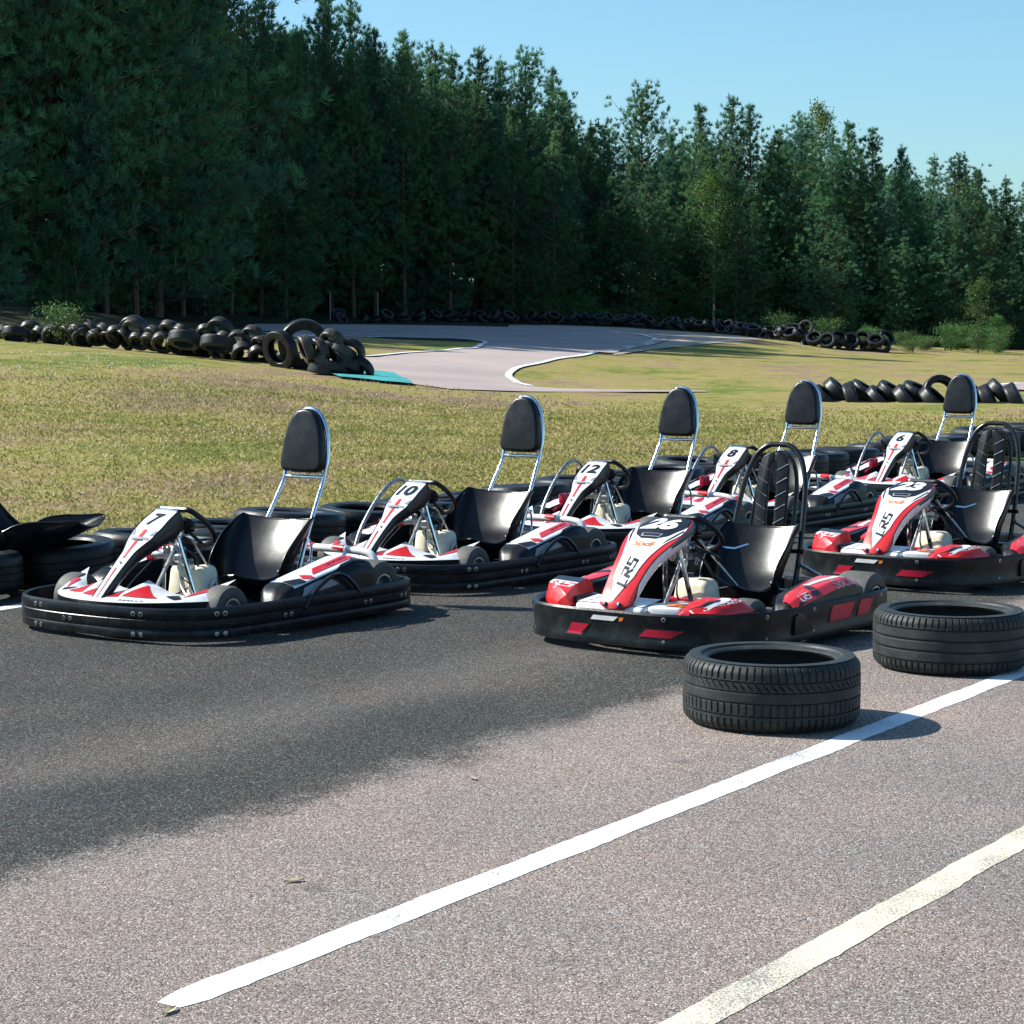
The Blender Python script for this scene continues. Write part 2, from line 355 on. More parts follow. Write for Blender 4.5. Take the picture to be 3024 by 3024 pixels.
# forest floor beyond the track: brown needle litter, painted darker to stand in for tree shade
sx = nd(t, 'ShaderNodeSeparateXYZ'); t.links.new(P_, sx.inputs[0])
fl = mathn(t, 'MAXIMUM', mathn(t, 'SUBTRACT', sx.outputs['Y'], mathn(t, 'MULTIPLY_ADD', sx.outputs['X'], 2.24, 77.5)), mathn(t, 'SUBTRACT', sx.outputs['Y'], mathn(t, 'MULTIPLY_ADD', sx.outputs['X'], -0.1, 103.0))); fl = mathn(t, 'MULTIPLY', mathn(t, 'ADD', fl, mathn(t, 'MULTIPLY', n1.outputs['Fac'], 6)), 0.3, clamp=True)
rf = ramp(t, [(0.35, (0.020, 0.019, 0.013)), (0.58, (0.035, 0.040, 0.018)), (0.78, (0.10, 0.075, 0.045))]); t.links.new(n2.outputs['Fac'], rf.inputs[0])
c = mixc(t, fl, c, rf.outputs[0]); t.links.new(c, p.inputs['Base Color']); p.inputs['Roughness'].default_value = 0.95; p.inputs['Specular IOR Level'].default_value = 0.1
hh = mathn(t, 'ADD', mathn(t, 'MULTIPLY', n3.outputs['Fac'], 0.5), n2.outputs['Fac']); bumpn(t, p, hh, 0.9, 0.06)
tag(gridmesh('ground', XX, YY, ZZ - 0.012 * (ZZ > -99), m), kind='structure')

def asphalt(name, dark=False, track=False):
    m, t, p = newmat(name); g = nd(t, 'ShaderNodeNewGeometry'); P_ = g.outputs['Position']
    sep = nd(t, 'ShaderNodeSeparateXYZ'); t.links.new(P_, sep.inputs[0])
    vo = nd(t, 'ShaderNodeTexVoronoi'); vo.inputs['Scale'].default_value = 215; t.links.new(P_, vo.inputs['Vector'])
    sc = nd(t, 'ShaderNodeSeparateColor'); t.links.new(vo.outputs['Color'], sc.inputs[0])
    st = ramp(t, [(0.0, (0.08, 0.074, 0.068)), (0.18, (0.19, 0.17, 0.155)), (0.42, (0.30, 0.25, 0.22)), (0.66, (0.37, 0.295, 0.255)), (0.85, (0.45, 0.39, 0.34)), (0.97, (0.66, 0.64, 0.60))], 'LINEAR')
    t.links.new(sc.outputs[0], st.inputs[0])
    n1 = noise(t, P_, 230, 4, 0.8); nb = noise(t, P_, 1.1, 6, 0.62); nf = noise(t, P_, 7, 5, 0.65)
    gap = ramp(t, [(0.38, (0.22, 0.22, 0.23)), (0.52, (1, 1, 1))]); t.links.new(n1.outputs['Fac'], gap.inputs[0])
    c = mixc(t, 0.85, st.outputs[0], gap.outputs[0], 'MULTIPLY')
    pk = ramp(t, [(0.35, (0.88, 0.90, 0.92)), (0.65, (1.10, 1.02, 1.0))]); t.links.new(nb.outputs['Fac'], pk.inputs[0])
    c = mixc(t, 1.0, c, pk.outputs[0], 'MULTIPLY')
    if not track:
        # newer dark surfacing on the far side of a wandering joint that runs along the rows of karts
        a = gp(0, 2600); b = gp(2019, 2040); d = (b - a); d.z = 0; d.normalize(); nx, ny = -d.y, d.x
        s_ = mathn(t, 'ADD', mathn(t, 'MULTIPLY', sep.outputs['X'], nx), mathn(t, 'MULTIPLY', sep.outputs['Y'], ny))
        s_ = mathn(t, 'SUBTRACT', s_, a.x * nx + a.y * ny)
        wob = mathn(t, 'MULTIPLY', mathn(t, 'SUBTRACT', nb.outputs['Fac'], 0.5), 0.55)
        wob2 = mathn(t, 'MULTIPLY', mathn(t, 'SUBTRACT', nf.outputs['Fac'], 0.5), 0.30)
        s2 = mathn(t, 'ADD', mathn(t, 'ADD', mathn(t, 'ADD', s_, wob), wob2), mathn(t, 'MULTIPLY', mathn(t, 'SUBTRACT', sc.outputs[1], 0.5), 0.16))
        mk = mathn(t, 'MULTIPLY', mathn(t, 'ADD', s2, 0.09), 8.0, clamp=True)
        # a lighter worn lane inside the dark strip
        wl = mathn(t, 'MULTIPLY', mathn(t, 'ABSOLUTE', mathn(t, 'SUBTRACT', s2, 0.95)), 2.2, clamp=True)
        wl = mathn(t, 'MULTIPLY_ADD', wl, -0.26, 0.26)
        mk = mathn(t, 'SUBTRACT', mk, mathn(t, 'MULTIPLY', mk, wl))
        dk = mixc(t, 1.0, mixc(t, 1.0, c, c, 'MULTIPLY'), (0.66, 0.90, 1.0), 'MULTIPLY')
        c = mixc(t, mk, c, dk)
        # the open joint between the two surfacings, broken here and there
        jw = noise(t, P_, 0.9, 2); jo = mathn(t, 'ABSOLUTE', mathn(t, 'ADD', mathn(t, 'ADD', s_, wob), mathn(t, 'MULTIPLY', wob2, 0.4)))
        jm = mathn(t, 'MULTIPLY', mathn(t, 'SUBTRACT', 1.0, mathn(t, 'MULTIPLY', jo, 130.0), clamp=True), mathn(t, 'MULTIPLY', mathn(t, 'SUBTRACT', jw.outputs['Fac'], 0.50), 9.0, clamp=True))
        c = mixc(t, mathn(t, 'MULTIPLY', jm, 0.75), c, (0.03, 0.03, 0.03))
        # hairline cracks, oil drips and rubber smears
        vc = nd(t, 'ShaderNodeTexVoronoi'); vc.feature = 'DISTANCE_TO_EDGE'; vc.inputs['Scale'].default_value = 0.55
        wp = noise(t, P_, 2.2, 5, 0.7); ad = nd(t, 'ShaderNodeVectorMath', operation='ADD'); t.links.new(P_, ad.inputs[0]); sc2 = nd(t, 'ShaderNodeVectorMath', operation='SCALE'); t.links.new(wp.outputs['Color'], sc2.inputs[0]); sc2.inputs['Scale'].default_value = 0.9; t.links.new(sc2.outputs[0], ad.inputs[1]); t.links.new(ad.outputs[0], vc.inputs['Vector'])
        ck = mathn(t, 'SUBTRACT', 1.0, mathn(t, 'MULTIPLY', vc.outputs['Distance'], 160.0), clamp=True)
        ckm = noise(t, P_, 0.5, 3); ck = mathn(t, 'MULTIPLY', ck, mathn(t, 'MULTIPLY', mathn(t, 'SUBTRACT', ckm.outputs['Fac'], 0.55), 7.0, clamp=True))
        c = mixc(t, mathn(t, 'MULTIPLY', ck, 0.55), c, (0.04, 0.038, 0.036))
        so2 = noise(t, P_, 4.5, 3, 0.5); st2 = ramp(t, [(0.66, (0, 0, 0)), (0.74, (0.45,) * 3)]); t.links.new(so2.outputs['Fac'], st2.inputs[0]); c = mixc(t, st2.outputs[0], c, (0.07, 0.067, 0.065))
        big = noise(t, P_, 0.35, 4, 0.6); bgr = ramp(t, [(0.32, (0.84, 0.86, 0.88)), (0.68, (1.14, 1.11, 1.08))]); t.links.new(big.outputs['Fac'], bgr.inputs[0]); c = mixc(t, 1.0, c, bgr.outputs[0], 'MULTIPLY')
    else:
        rl = ramp(t, [(0.3, (0.86, 0.86, 0.88)), (0.7, (1.12, 1.08, 1.05))]); n9 = noise(t, P_, 0.4, 4); t.links.new(n9.outputs['Fac'], rl.inputs[0])
        c = mixc(t, 1, (0.40, 0.335, 0.32), rl.outputs[0], 'MULTIPLY')
    t.links.new(c, p.inputs['Base Color']); p.inputs['Roughness'].default_value = 0.85; p.inputs['Specular IOR Level'].default_value = 0.25
    bumpn(t, p, mathn(t, 'ADD', mathn(t, 'MULTIPLY', vo.outputs['Distance'], -0.7), n1.outputs['Fac']), 0.75, 0.006)
    return m
ASP = asphalt('coarse_asphalt'); TRK = asphalt('pale_track_asphalt', track=True)
# pit apron: edge runs parallel to the rows, behind the line of kerb tyres
rowd = Vector((0.545, 0.838, 0)).normalized(); rown = Vector((-rowd.y, rowd.x, 0))
edge0 = Vector((-2.58, 10.9, 0)) + rown * 0.95
def sheet(name, pts, mat, dz, step=1.0, drape=True, kind='structure'):
    vs = [Vector((q[0], q[1])) for q in pts]; n = len(vs); ed = [(i, (i + 1) % n) for i in range(n)]
    xs = [q.x for q in vs]; ys = [q.y for q in vs]
    if step:
        for x in np.arange(min(xs), max(xs), step):
            for y in np.arange(min(ys), max(ys), step): vs.append(Vector((x + 0.013, y + 0.017)))
    r = geometry.delaunay_2d_cdt(vs, ed, [], 1, 1e-5)
    v, f = r[0], r[2]
    zz = tz(np.array([a.x for a in v]), np.array([a.y for a in v])) if drape else np.zeros(len(v))
    me = bpy.data.meshes.new(name); me.from_pydata([(a.x, a.y, z + dz) for a, z in zip(v, zz)], [], [tuple(q) for q in f]); me.materials.append(mat)
    me.polygons.foreach_set('use_smooth', [True] * len(me.polygons)); me.update()
    b = bmesh.new(); b.from_mesh(me); bmesh.ops.recalc_face_normals(b, faces=b.faces)
    for fc in b.faces:
        if fc.normal.z < 0: fc.normal_flip()
    b.to_mesh(me); b.free()
    o = bpy.data.objects.new(name, me); C.objects.link(o)
    if kind: o['kind'] = kind
    return o
A0 = edge0 - rowd * 20; A1 = edge0 + rowd * 13.5
rs = random.Random(3); edge = []
for i in range(120):
    q = A0 + (A1 - A0) * (i / 119) + rown * (0.05 * mnoise.noise(Vector((i * 0.4, 0, 0)))); edge.append((q.x, q.y))
sheet('pit_apron', edge + [(A1.x + 10, A1.y - 3), (A1.x + 12, -5), (A0.x - 6, -5)], ASP, 0.004, step=0, drape=False)
# painted lines
def linemat(name, col, wear):
    m, t, p = newmat(name); g = nd(t, 'ShaderNodeNewGeometry'); P_ = g.outputs['Position']
    n1 = noise(t, P_, 150, 4, 0.85); n2 = noise(t, P_, 3.0, 4); 
    a = mathn(t, 'ADD', n1.outputs['Fac'], mathn(t, 'MULTIPLY', mathn(t, 'SUBTRACT', n2.outputs['Fac'], 0.5), 0.55))
    r = ramp(t, [(wear, (0.17, 0.16, 0.15)), (wear + 0.07, col)]); t.links.new(a, r.inputs[0]); t.links.new(r.outputs[0], p.inputs['Base Color'])
    p.inputs['Roughness'].default_value = 0.7; bumpn(t, p, n1.outputs['Fac'], 0.5, 0.004); return m
LW = linemat('white_line_paint', (0.76, 0.78, 0.80), 0.37); LY = linemat('yellowed_line_paint', (0.66, 0.60, 0.47), 0.42)
def line(a, b, w, mat, name='painted_line', bow=0.0, e0=0.0):
    a = Vector((a[0], a[1], 0)); b = Vector((b[0], b[1], 0)); d = (b - a); L = d.length; d.normalize(); n = Vector((-d.y, d.x, 0)); A = []; B = []
    K = int(L / 0.04)
    for i in range(K + 1):
        q = a + d * (L * i / K) + n * (bow * math.sin(math.pi * i / K)); j1 = 0.008 * mnoise.noise(Vector((i * 0.13, 0, 0))) + 0.006 * mnoise.noise(Vector((i * 0.9, 3, 0))); j2 = 0.008 * mnoise.noise(Vector((i * 0.13, 9, 0))) + 0.006 * mnoise.noise(Vector((i * 0.9, 5, 0)))
        if i < 2: j1 -= 0.009 * (2 - i); j2 -= 0.009 * (2 - i)
        A.append(q + n * (w / 2 + j1)); B.append(q - n * (w / 2 + j2) + (d * e0 if i == 0 else Vector()))
    me = bpy.data.meshes.new(name); me.from_pydata([(v.x, v.y, 0.0055) for v in A + B], [], [(i, K + 1 + i, K + 2 + i, i + 1) for i in range(K)]); me.materials.append(mat)
    o = bpy.data.objects.new(name, me); C.objects.link(o); tag(o, kind='structure'); return o
l0 = gp(497, 2975); l1 = gp(3024, 1983); dd = (l1 - l0).normalized()
line(l0, l1 + dd * 6, 0.100, LW)
m0 = gp(2040, 3024); m1 = gp(3024, 2477); dd2 = (m1 - m0).normalized()
line(m0 - dd2 * 2, m1 + dd2 * 6, 0.10, LY)
k0 = Vector((-2.60, 10.86, 0)); line(k0 - rowd * 6, k0 + rowd * 10, 0.10, LW)

# far race track, gravel run-off, painted edges
trk = [(480, 611), (560, 611.5), (700, 612.5), (860, 614.5), (960, 617), (1060, 620), (1130, 623.5), (1190, 630), (1222, 635), (1236, 640), (1222, 646), (1170, 657), (1120, 666), (1040, 680), (985, 692), (964, 702), (960, 711), (972, 720), (1000, 729), (1060, 733), (1200, 735.5), (1330, 737), (1335, 739), (1160, 739.5), (1000, 739), (850, 734), (760, 722), (690, 712), (640, 705), (560, 690), (600, 660), (600, 640), (480, 626)]
sheet('race_track', [hd(*q) for q in trk], TRK, 0.004, step=1.5)
isl = [(560, 637), (700, 636.5), (860, 639), (905, 643), (917, 648), (905, 654), (860, 660), (760, 668), (690, 674), (620, 676), (560, 664)]
sheet('infield_grass', [hd(*q) for q in isl], bpy.data.materials['meadow'], 0.016, step=1.0)
m, t, p = newmat('pale_gravel'); g = nd(t, 'ShaderNodeNewGeometry'); n1 = noise(t, g.outputs['Position'], 1.3, 6, 0.7)
r = ramp(t, [(0.3, (0.26, 0.215, 0.185)), (0.7, (0.42, 0.36, 0.31))]); t.links.new(n1.outputs['Fac'], r.inputs[0]); t.links.new(r.outputs[0], p.inputs['Base Color']); p.inputs['Roughness'].default_value = 0.95
GRV = m
grv = [(960, 613), (1060, 614), (1180, 618), (1300, 627), (1380, 633), (1436, 639), (1380, 645), (1300, 652), (1230, 659), (1170, 668), (1122, 670), (1170, 657), (1222, 646), (1236, 640), (1222, 635), (1190, 630), (1130, 623.5), (1060, 620), (960, 617)]
sheet('gravel_runoff', [hd(*q) for q in grv], GRV, 0.000, step=1.5)
sheet('side_track', [hd(*q) for q in ((1838, 733), (1932, 723), (1990, 718), (1990, 741), (1932, 738))], TRK, 0.03, step=1.5)
def ribbon(pts, w, mat, name='painted_edge_line', dz=0.020, n=10):
    P = cat([hd(*q) for q in pts], n); A = []; B = []
    for i, q in enumerate(P):
        d = (P[min(i + 1, len(P) - 1)] - P[max(i - 1, 0)]).normalized(); nn = Vector((-d.y, d.x, 0)) * w / 2
        A.append(q + nn); B.append(q - nn)
    k = len(P); z = tz(np.array([v.x for v in A + B]), np.array([v.y for v in A + B])) + dz
    me = bpy.data.meshes.new(name); me.from_pydata([(v.x, v.y, zz) for v, zz in zip(A + B, z)], [], [(i, k + i, k + i + 1, i + 1) for i in range(k - 1)]); me.materials.append(mat)
    o = bpy.data.objects.new(name, me); C.objects.link(o); return tag(o, kind='structure')
ribbon([(1060, 620), (1130, 623.5), (1190, 630), (1222, 635), (1236, 640), (1222, 646), (1170, 657), (1120, 666), (1040, 680), (985, 692), (964, 702), (960, 711), (972, 720), (1000, 729)], 0.16, LW)
ribbon([(560, 637.5), (700, 637), (860, 639.5), (905, 643.5), (916, 648), (905, 653.5), (860, 659.5), (760, 667), (690, 673)], 0.16, LW, dz=0.026)
ribbon([(1838, 733), (1932, 723), (1990, 718)], 0.14, LW)
m, t, p = newmat('kerb_paint'); g = nd(t, 'ShaderNodeNewGeometry'); wv = nd(t, 'ShaderNodeTexWave'); wv.inputs['Scale'].default_value = 0.35; t.links.new(g.outputs['Position'], wv.inputs[0])
r = ramp(t, [(0.45, (0.40, 0.27, 0.25)), (0.55, (0.50, 0.46, 0.44))]); t.links.new(wv.outputs['Fac'], r.inputs[0]); t.links.new(r.outputs[0], p.inputs['Base Color']); p.inputs['Roughness'].default_value = 0.8
ribbon([(1248, 641), (1232, 647), (1180, 657), (1135, 666)], 0.5, m, 'painted_kerb', dz=0.028)

# ------------------------------------------------------------------ tyres
def tyre_mesh(name, rad=0.315, wid=0.22, rim=0.222, mat='rubber', seg=60, style=None):
    b = MB(); hw = wid / 2
    if style is None:
        prof = [(rim, -hw * 0.80), (rim + 0.012, -hw * 0.92), (rim + (rad - rim) * 0.45, -hw * 1.02), (rad - 0.022, -hw * 0.93), (rad - 0.006, -hw * 0.78)]
        zs = [-0.62, -0.36, -0.30, -0.04, 0.04, 0.30, 0.36, 0.62]
        for i, z in enumerate(zs):
            prof.append((rad, hw * z))
            if i in (1, 3, 5): prof += [(rad - 0.012, hw * (z + 0.01)), (rad - 0.012, hw * (zs[i + 1] - 0.01))]
        prof += [(rad - 0.006, hw * 0.78), (rad - 0.022, hw * 0.93), (rim + (rad - rim) * 0.45, hw * 1.02), (rim + 0.012, hw * 0.92), (rim, hw * 0.80),
                 (rim + 0.02, hw * 0.70), (rad - 0.03, hw * 0.72), (rad - 0.016, 0), (rad - 0.03, -hw * 0.72), (rim + 0.02, -hw * 0.70)]
        b.lathe(prof, (0, 0, 0), (0, 0, 1), mat, seg, closed=True)
    else:
        prof = []; kinds = []
        def ad(r, h, k='s'): prof.append((r, h)); kinds.append(k)
        ad(rim + 0.004, -hw * 0.78); ad(rim - 0.002, -hw * 0.86); ad(rim + 0.008, -hw * 0.93); ad(rim + 0.022, -hw * 0.955); ad(rim + 0.024, -hw * 0.985); ad(rim + (rad - rim) * 0.5, -hw * 1.03); ad(rad - 0.026, -hw * 0.985); ad(rad - 0.020, -hw * 0.965)
        ad(rad - 0.012, -hw * 0.90, 'sh'); ad(rad - 0.006, -hw * 0.83, 'sh')
        gro = [(-0.56, 0.035), (-0.19, 0.035), (0.19, 0.035), (0.56, 0.035)] if style == 'grooved' else [(-0.50, 0.025), (-0.12, 0.02), (0.22, 0.02), (0.52, 0.03)]
        zz = sorted(set([round(z, 3) for z in np.linspace(-0.76, 0.76, 45)]))
        for z in zz:
            if any(abs(z - g0) < gw + 0.012 for g0, gw in gro): continue
            prof.append((rad - 0.004 * abs(z) ** 2, hw * z)); kinds.append('sh' if abs(z) > 0.6 else ('c' if style == 'sipes' else 's'))
        for g0, gw in gro:
            for dzz, dr_ in ((-gw, 0), (-gw + 0.008, -0.008), (gw - 0.008, -0.008), (gw, 0)):
                prof.append((rad + dr_ - 0.001, hw * (g0 + dzz))); kinds.append('s')
        k0 = 10; body = sorted(zip(prof[k0:], kinds[k0:]), key=lambda q: q[0][1]); prof = prof[:k0] + [q[0] for q in body]; kinds = kinds[:k0] + [q[1] for q in body]
        ad(rad - 0.006, hw * 0.83, 'sh'); ad(rad - 0.012, hw * 0.90, 'sh'); ad(rad - 0.020, hw * 0.965); ad(rad - 0.026, hw * 0.985)
        for q in (0.75, 0.5, 0.3): ad(rim + (rad - rim) * q, hw * (1.0 + 0.03 * (1 - abs(q - 0.5) * 2)))
        ad(rim + 0.024, hw * 0.985); ad(rim + 0.022, hw * 0.955); ad(rim + 0.008, hw * 0.93); ad(rim - 0.002, hw * 0.86); ad(rim + 0.004, hw * 0.78); ad(rim + 0.03, hw * 0.74); ad(rad - 0.03, hw * 0.72); ad(rad - 0.018, 0); ad(rad - 0.03, -hw * 0.72); ad(rim + 0.03, -hw * 0.74)
        NS = 72
        def dr(a, i, h):
            k = kinds[i]; z = h / hw
            if k == 'sh':
                ph = (a / (2 * math.pi) * NS) % 1; return -0.0065 if ph < 0.17 else 0
            if k == 'c':
                ph = (a / (2 * math.pi) * NS + (z * 4.2 if z > -0.12 and z < 0.55 else 0)) % 1
                if z > 0.22: return -0.005 if ph < 0.2 else 0
                if -0.5 < z < -0.12: return -0.005 if ph < 0.18 else 0
                return 0
            return 0
        b.lathe(prof, (0, 0, 0), (0, 0, 1), mat, 72 * 12, closed=True, dr=dr)
    b2 = MB(); 
    o = b.build(name, sharp=30); bmx = bmesh.new(); bmx.from_mesh(o.data); bmesh.ops.recalc_face_normals(bmx, faces=bmx.faces); bmx.to_mesh(o.data); bmx.free()
    return o
t1c = Vector((2283 - 1512, 0, 0)); D1 = 7.80
ty = tyre_mesh('car_tyre', 0.322, 0.236, 0.230, 'rubber', style='sipes'); ty.location = ((2283 - 1512) / F * D1 * 1.004, D1, 0.008 + 0.118 * 1.03); ty.rotation_euler = (0, 0, 0.3)
tag(ty, 'worn car tyre with slanted sipes lying flat across the edge of the white line', 'tyre', 'loose tyres in front of the karts')
D2 = 9.05
ty2 = tyre_mesh('car_tyre', 0.322, 0.236, 0.230, 'rubber', style='grooved'); ty2.location = ((2812 - 1512) / F * D2 * 1.004, D2, 0.008 + 0.118 * 1.03)
tag(ty2, 'car tyre with four straight grooves lying flat below kart 23 at the right edge', 'tyre', 'loose tyres in front of the karts')
T0 = tyre_mesh('car_tyre', 0.315, 0.215, 0.20, 'rubberc'); T1 = tyre_mesh('car_tyre', 0.31, 0.21, 0.20, 'rubberb'); T2 = tyre_mesh('car_tyre', 0.33, 0.24, 0.21, 'rubber'); T3 = tyre_mesh('truck_tyre', 0.50, 0.26, 0.30, 'rubberc')
protos = {'a': T0, 'b': T1, 'c': T2, 't': T3}; used = set()
def put_tyre(kind, loc, axis, label, group, sc=1.0, spin=None):
    o = protos[kind]
    if kind in used: o = o.copy(); C.objects.link(o)
    used.add(kind); o.location = loc; q = Vector(axis).normalized().to_track_quat('Z', 'Y').to_euler(); o.rotation_euler = q; o.scale = (sc,) * 3
    return tag(o, label, 'tyre', group)
# kerb row of flat tyres behind the karts
rr = random.Random(5)
bar0 = Vector((-2.58, 10.9, 0)) + rown * 0.46
tt = -2.6; i = 0
while tt < 22:
    kind = rr.choice('aac'); sc = rr.uniform(1.0, 1.14); q = bar0 + rowd * tt + rown * rr.uniform(-0.05, 0.08)
    ax = (rr.uniform(-0.05, 0.05), rr.uniform(-0.05, 0.05), 1); z = 0.012 + 0.118 * sc
    pos = 'left of the nearest white kart' if tt <= 0.6 else 'behind the nearest white kart' if tt < 3 else 'beside the hoop of the second white kart' if tt < 5 else 'behind the seat of the second white kart' if tt < 7.2 else 'beyond the middle white kart' if tt < 9 else 'beyond the farthest white kart' if tt < 12 else 'near the right picture edge'
    put_tyre(kind, (q.x, q.y, z), ax, 'black tyre lying flat on the grass edge ' + pos, 'flat tyres on the grass edge ' + pos, sc)
    tt += 0.66 * sc; i += 1
for (px, py, D) in ((2040, 1372, 19.0),):
    q = at(px, py, D); put_tyre('c', (q.x, q.y, 0.13 + max(0, tz1(q.x, q.y))), (0.05, -0.05, 1), {1085: 'tyre lying on the grass just behind the hoop of kart 10', 1400: 'tyre lying on the grass behind the seat of kart 10', 2040: 'tyre lying on the grass behind the hoop of kart 8'}[px], None)
# tyre wall along the crest of the mound
def zoom5(x, y): return x / 1.5456, 900 + y / 1.5456
crest = []
def crest_base(x):   # base line of the wall in the picture
    return float(np.interp(x, [-60, 0, 200, 450, 700, 850, 1050], [1000, 1000, 1002, 1022, 1050, 1072, 1085]))
def wall_tyre(px, py, D, kind, yaw, tilt, sc, label, group):
    q = at(px, py, D); ax = Vector((math.cos(yaw) * math.cos(tilt), math.sin(yaw) * math.cos(tilt), math.sin(tilt)))
    g0 = tz1(q.x, q.y); q.z = max(q.z, g0 + 0.06)
    put_tyre(kind, q, ax, label, group, sc)
rr = random.Random(21)
x = -30
while x < 880:
    D = np.interp(x, [0, 880], [47.0, 43.2]); by = crest_base(x)
    wall_tyre(x, by - 12 + rr.uniform(-3, 3), D, rr.choice('bbbac'), rr.uniform(0.6, 1.9) , rr.uniform(0.5, 1.0), rr.uniform(0.72, 0.85), 'scuffed tyre leaning in the lower layer of the tyre wall on the mound', 'lower tyres of the wall on the mound')
    x += rr.uniform(34, 46)
up = [(90, 955, 'b'), (235, 965, 'b'), (270, 958, 'b'), (312, 962, 'b'), (345, 968, 'b'), (395, 952, 'b'), (455, 972, 'b'), (505, 955, 'b'), (545, 968, 'a'), (612, 962, 'b'), (650, 955, 'c'), (668, 985, 'b'), (705, 985, 'b'), (750, 976, 'b'), (775, 1000, 'b'), (160, 972, 'c'), (20, 978, 'a')]
for px, py, k in up:
    D = np.interp(px, [0, 880], [46.9, 43.1]) + 0.1
    wall_tyre(px, py + 20, D, k, rr.uniform(0.5, 1.9), rr.uniform(0.4, 0.95), rr.uniform(0.72, 0.88), 'sunlit tyre lying on top of the tyre wall on the mound', 'upper tyres of the wall on the mound')
for (px, py, k, yaw, tilt, lab) in ((545, 1003, 'c', 1.2, 1.2, 'tyre lying open side up in front of the tyre wall'), (640, 1015, 'c', 1.2, 1.25, 'flat tyre at the foot of the tyre wall on the mound'), (48, 988, 'a', 1.3, 1.2, 'flat tyre at the left end of the tyre wall')):
    wall_tyre(px, py, np.interp(px, [0, 880], [46, 42.4]), k, yaw, tilt, 1.0, lab, None)
wall_tyre(395, 975, 45.6, 'a', 1.35, 0.2, 1.0, 'tyre standing upright on the tyre wall, its open ring facing the camera', None)
wall_tyre(897, 1017, 42.6, 't', 1.75, 0.15, 1.0, 'big truck tyre standing upright beside the tyre heap on the mound', None)
wall_tyre(828, 1034, 42.4, 't', 0.9, 0.25, 0.8, 'dark tyre leaning against the big upright tyre', None)
heap = [(905, 1030, 'b', .3, .2), (940, 1040, 'b', .7, .1), (960, 1072, 'b', 0.1, .7), (985, 1010, 'b', .9, .5), (1012, 1035, 'b', .3, .9), (1035, 1040, 'a', 1.2, .3), (1000, 1085, 'a', .2, 1.2), (1035, 1080, 'a', .4, 1.0), (1062, 1090, 'a', 1.0, .5), (955, 1090, 'c', .2, 1.2), (1010, 1060, 'a', .5, .5), (975, 1045, 'b', 1.1, .2)]
for (px, py, k, yaw, tilt) in heap:
    wall_tyre(px, py, 41.2, k, yaw, tilt + .15, .9, 'tyre in the heap on the teal mat at the end of the wall', 'tyres heaped at the right end of the mound wall')
# teal mat below the heap
mt = [hd(600, 696), hd(690, 700), hd(745, 706), hd(778, 727), hd(720, 722), hd(640, 714)]
b = MB(); b.poly(lambda x, y: (x, y, tz1(x, y) + 0.04), [(q.x, q.y) for q in mt], 'mat', 2); tag(b.build('ground_mat'), 'teal mat spread on the grass below the tyre heap', 'mat')
# tyre row in the right middle distance
rr = random.Random(8)
x = 2440; k = 0
while x < 3080:
    if True:
        y = 1194
        q = at(x, y, 42); ax = Vector((0.8 + rr.uniform(-.3, .3), -0.25, 0.55 + rr.uniform(-.2, .2)))
        q.z = tz1(q.x, q.y) + 0.02
        put_tyre('a', q, ax, 'dark tyre leaning in the front line of the tyre row on the right-hand grass', 'front tyres of the row on the right-hand grass', rr.uniform(1.05, 1.2))
        if x < 2960 and k % 5 != 4:
            q2 = at(x + 36, y - 20, 42.5); q2.z = tz1(q2.x, q2.y) + 0.13; ax = Vector((0.6 + rr.uniform(-.3, .3), -0.2, 0.9 + rr.uniform(-.2, .2)))
            put_tyre('a', q2, ax, 'dark tyre in the raised back line of the tyre row on the right-hand grass', 'back tyres of the row on the right-hand grass', rr.uniform(1.05, 1.2))
    x += 80; k += 1
q = at(2775, 1160, 42.0); put_tyre('a', q, (0.1, -1, 0.25), 'tyre standing on edge on top of the row behind kart 6', None, 1.1)
# far tyre wall before the forest
rr = random.Random(9)
pts = [(1010, 950, 91), (1300, 951, 94), (1590, 954, 95), (1720, 957, 95), (1850, 964, 94), (1960, 971, 93), (2080, 980, 91), (2200, 990, 90), (2290, 1000, 88), (2350, 1008, 87)]
K = 58
for i in range(K):
    u = i / (K - 1) * (len(pts) - 1); a = int(min(u, len(pts) - 2)); f = u - a
    px, py, D = [pts[a][j] + (pts[a + 1][j] - pts[a][j]) * f for j in range(3)]
    h0 = at(px, py, D); z = tz1(h0.x, h0.y)
    for lay in range(2 if rr.random() < 0.8 else 1):
        q = Vector((h0.x + rr.uniform(-.2, .2), h0.y + rr.uniform(-.2, .3), z + 0.10 + 0.21 * lay)); ax = Vector((rr.uniform(-.9, .9), -0.4, rr.uniform(.6, 1.6)))
        put_tyre(rr.choice('aaac'), q, ax, ['dark tyre in the bottom layer of the far wall along the gravel', 'dark tyre in the top layer of the far wall along the gravel'][lay], ['bottom tyres of the far wall', 'top tyres of the far wall'][lay], rr.uniform(.9, 1.05))
for j, (cx, cy, n, lab, grp) in enumerate(((1498, 640, 7, 'tyre in the small heap where the far wall ends', 'tyres heaped at the end of the far wall'), (1600, 660, 14, 'tyre in the separate heap before the saplings', 'tyres in the separate heap at the forest edge'))):
    c0 = hd(cx, cy); z = tz1(c0.x, c0.y)
    for i in range(n):
        row = i % 2; q = Vector((c0.x + (i / (n - 1) - 0.5) * (n * 0.22), c0.y + rr.uniform(-.2, .3), z + 0.12 + 0.24 * row + (0.10 if i % 4 == 1 else 0)))
        put_tyre('a', q, (rr.uniform(-.5, .5), -0.7, rr.uniform(.3, 1.1)), lab, grp, 1.1)

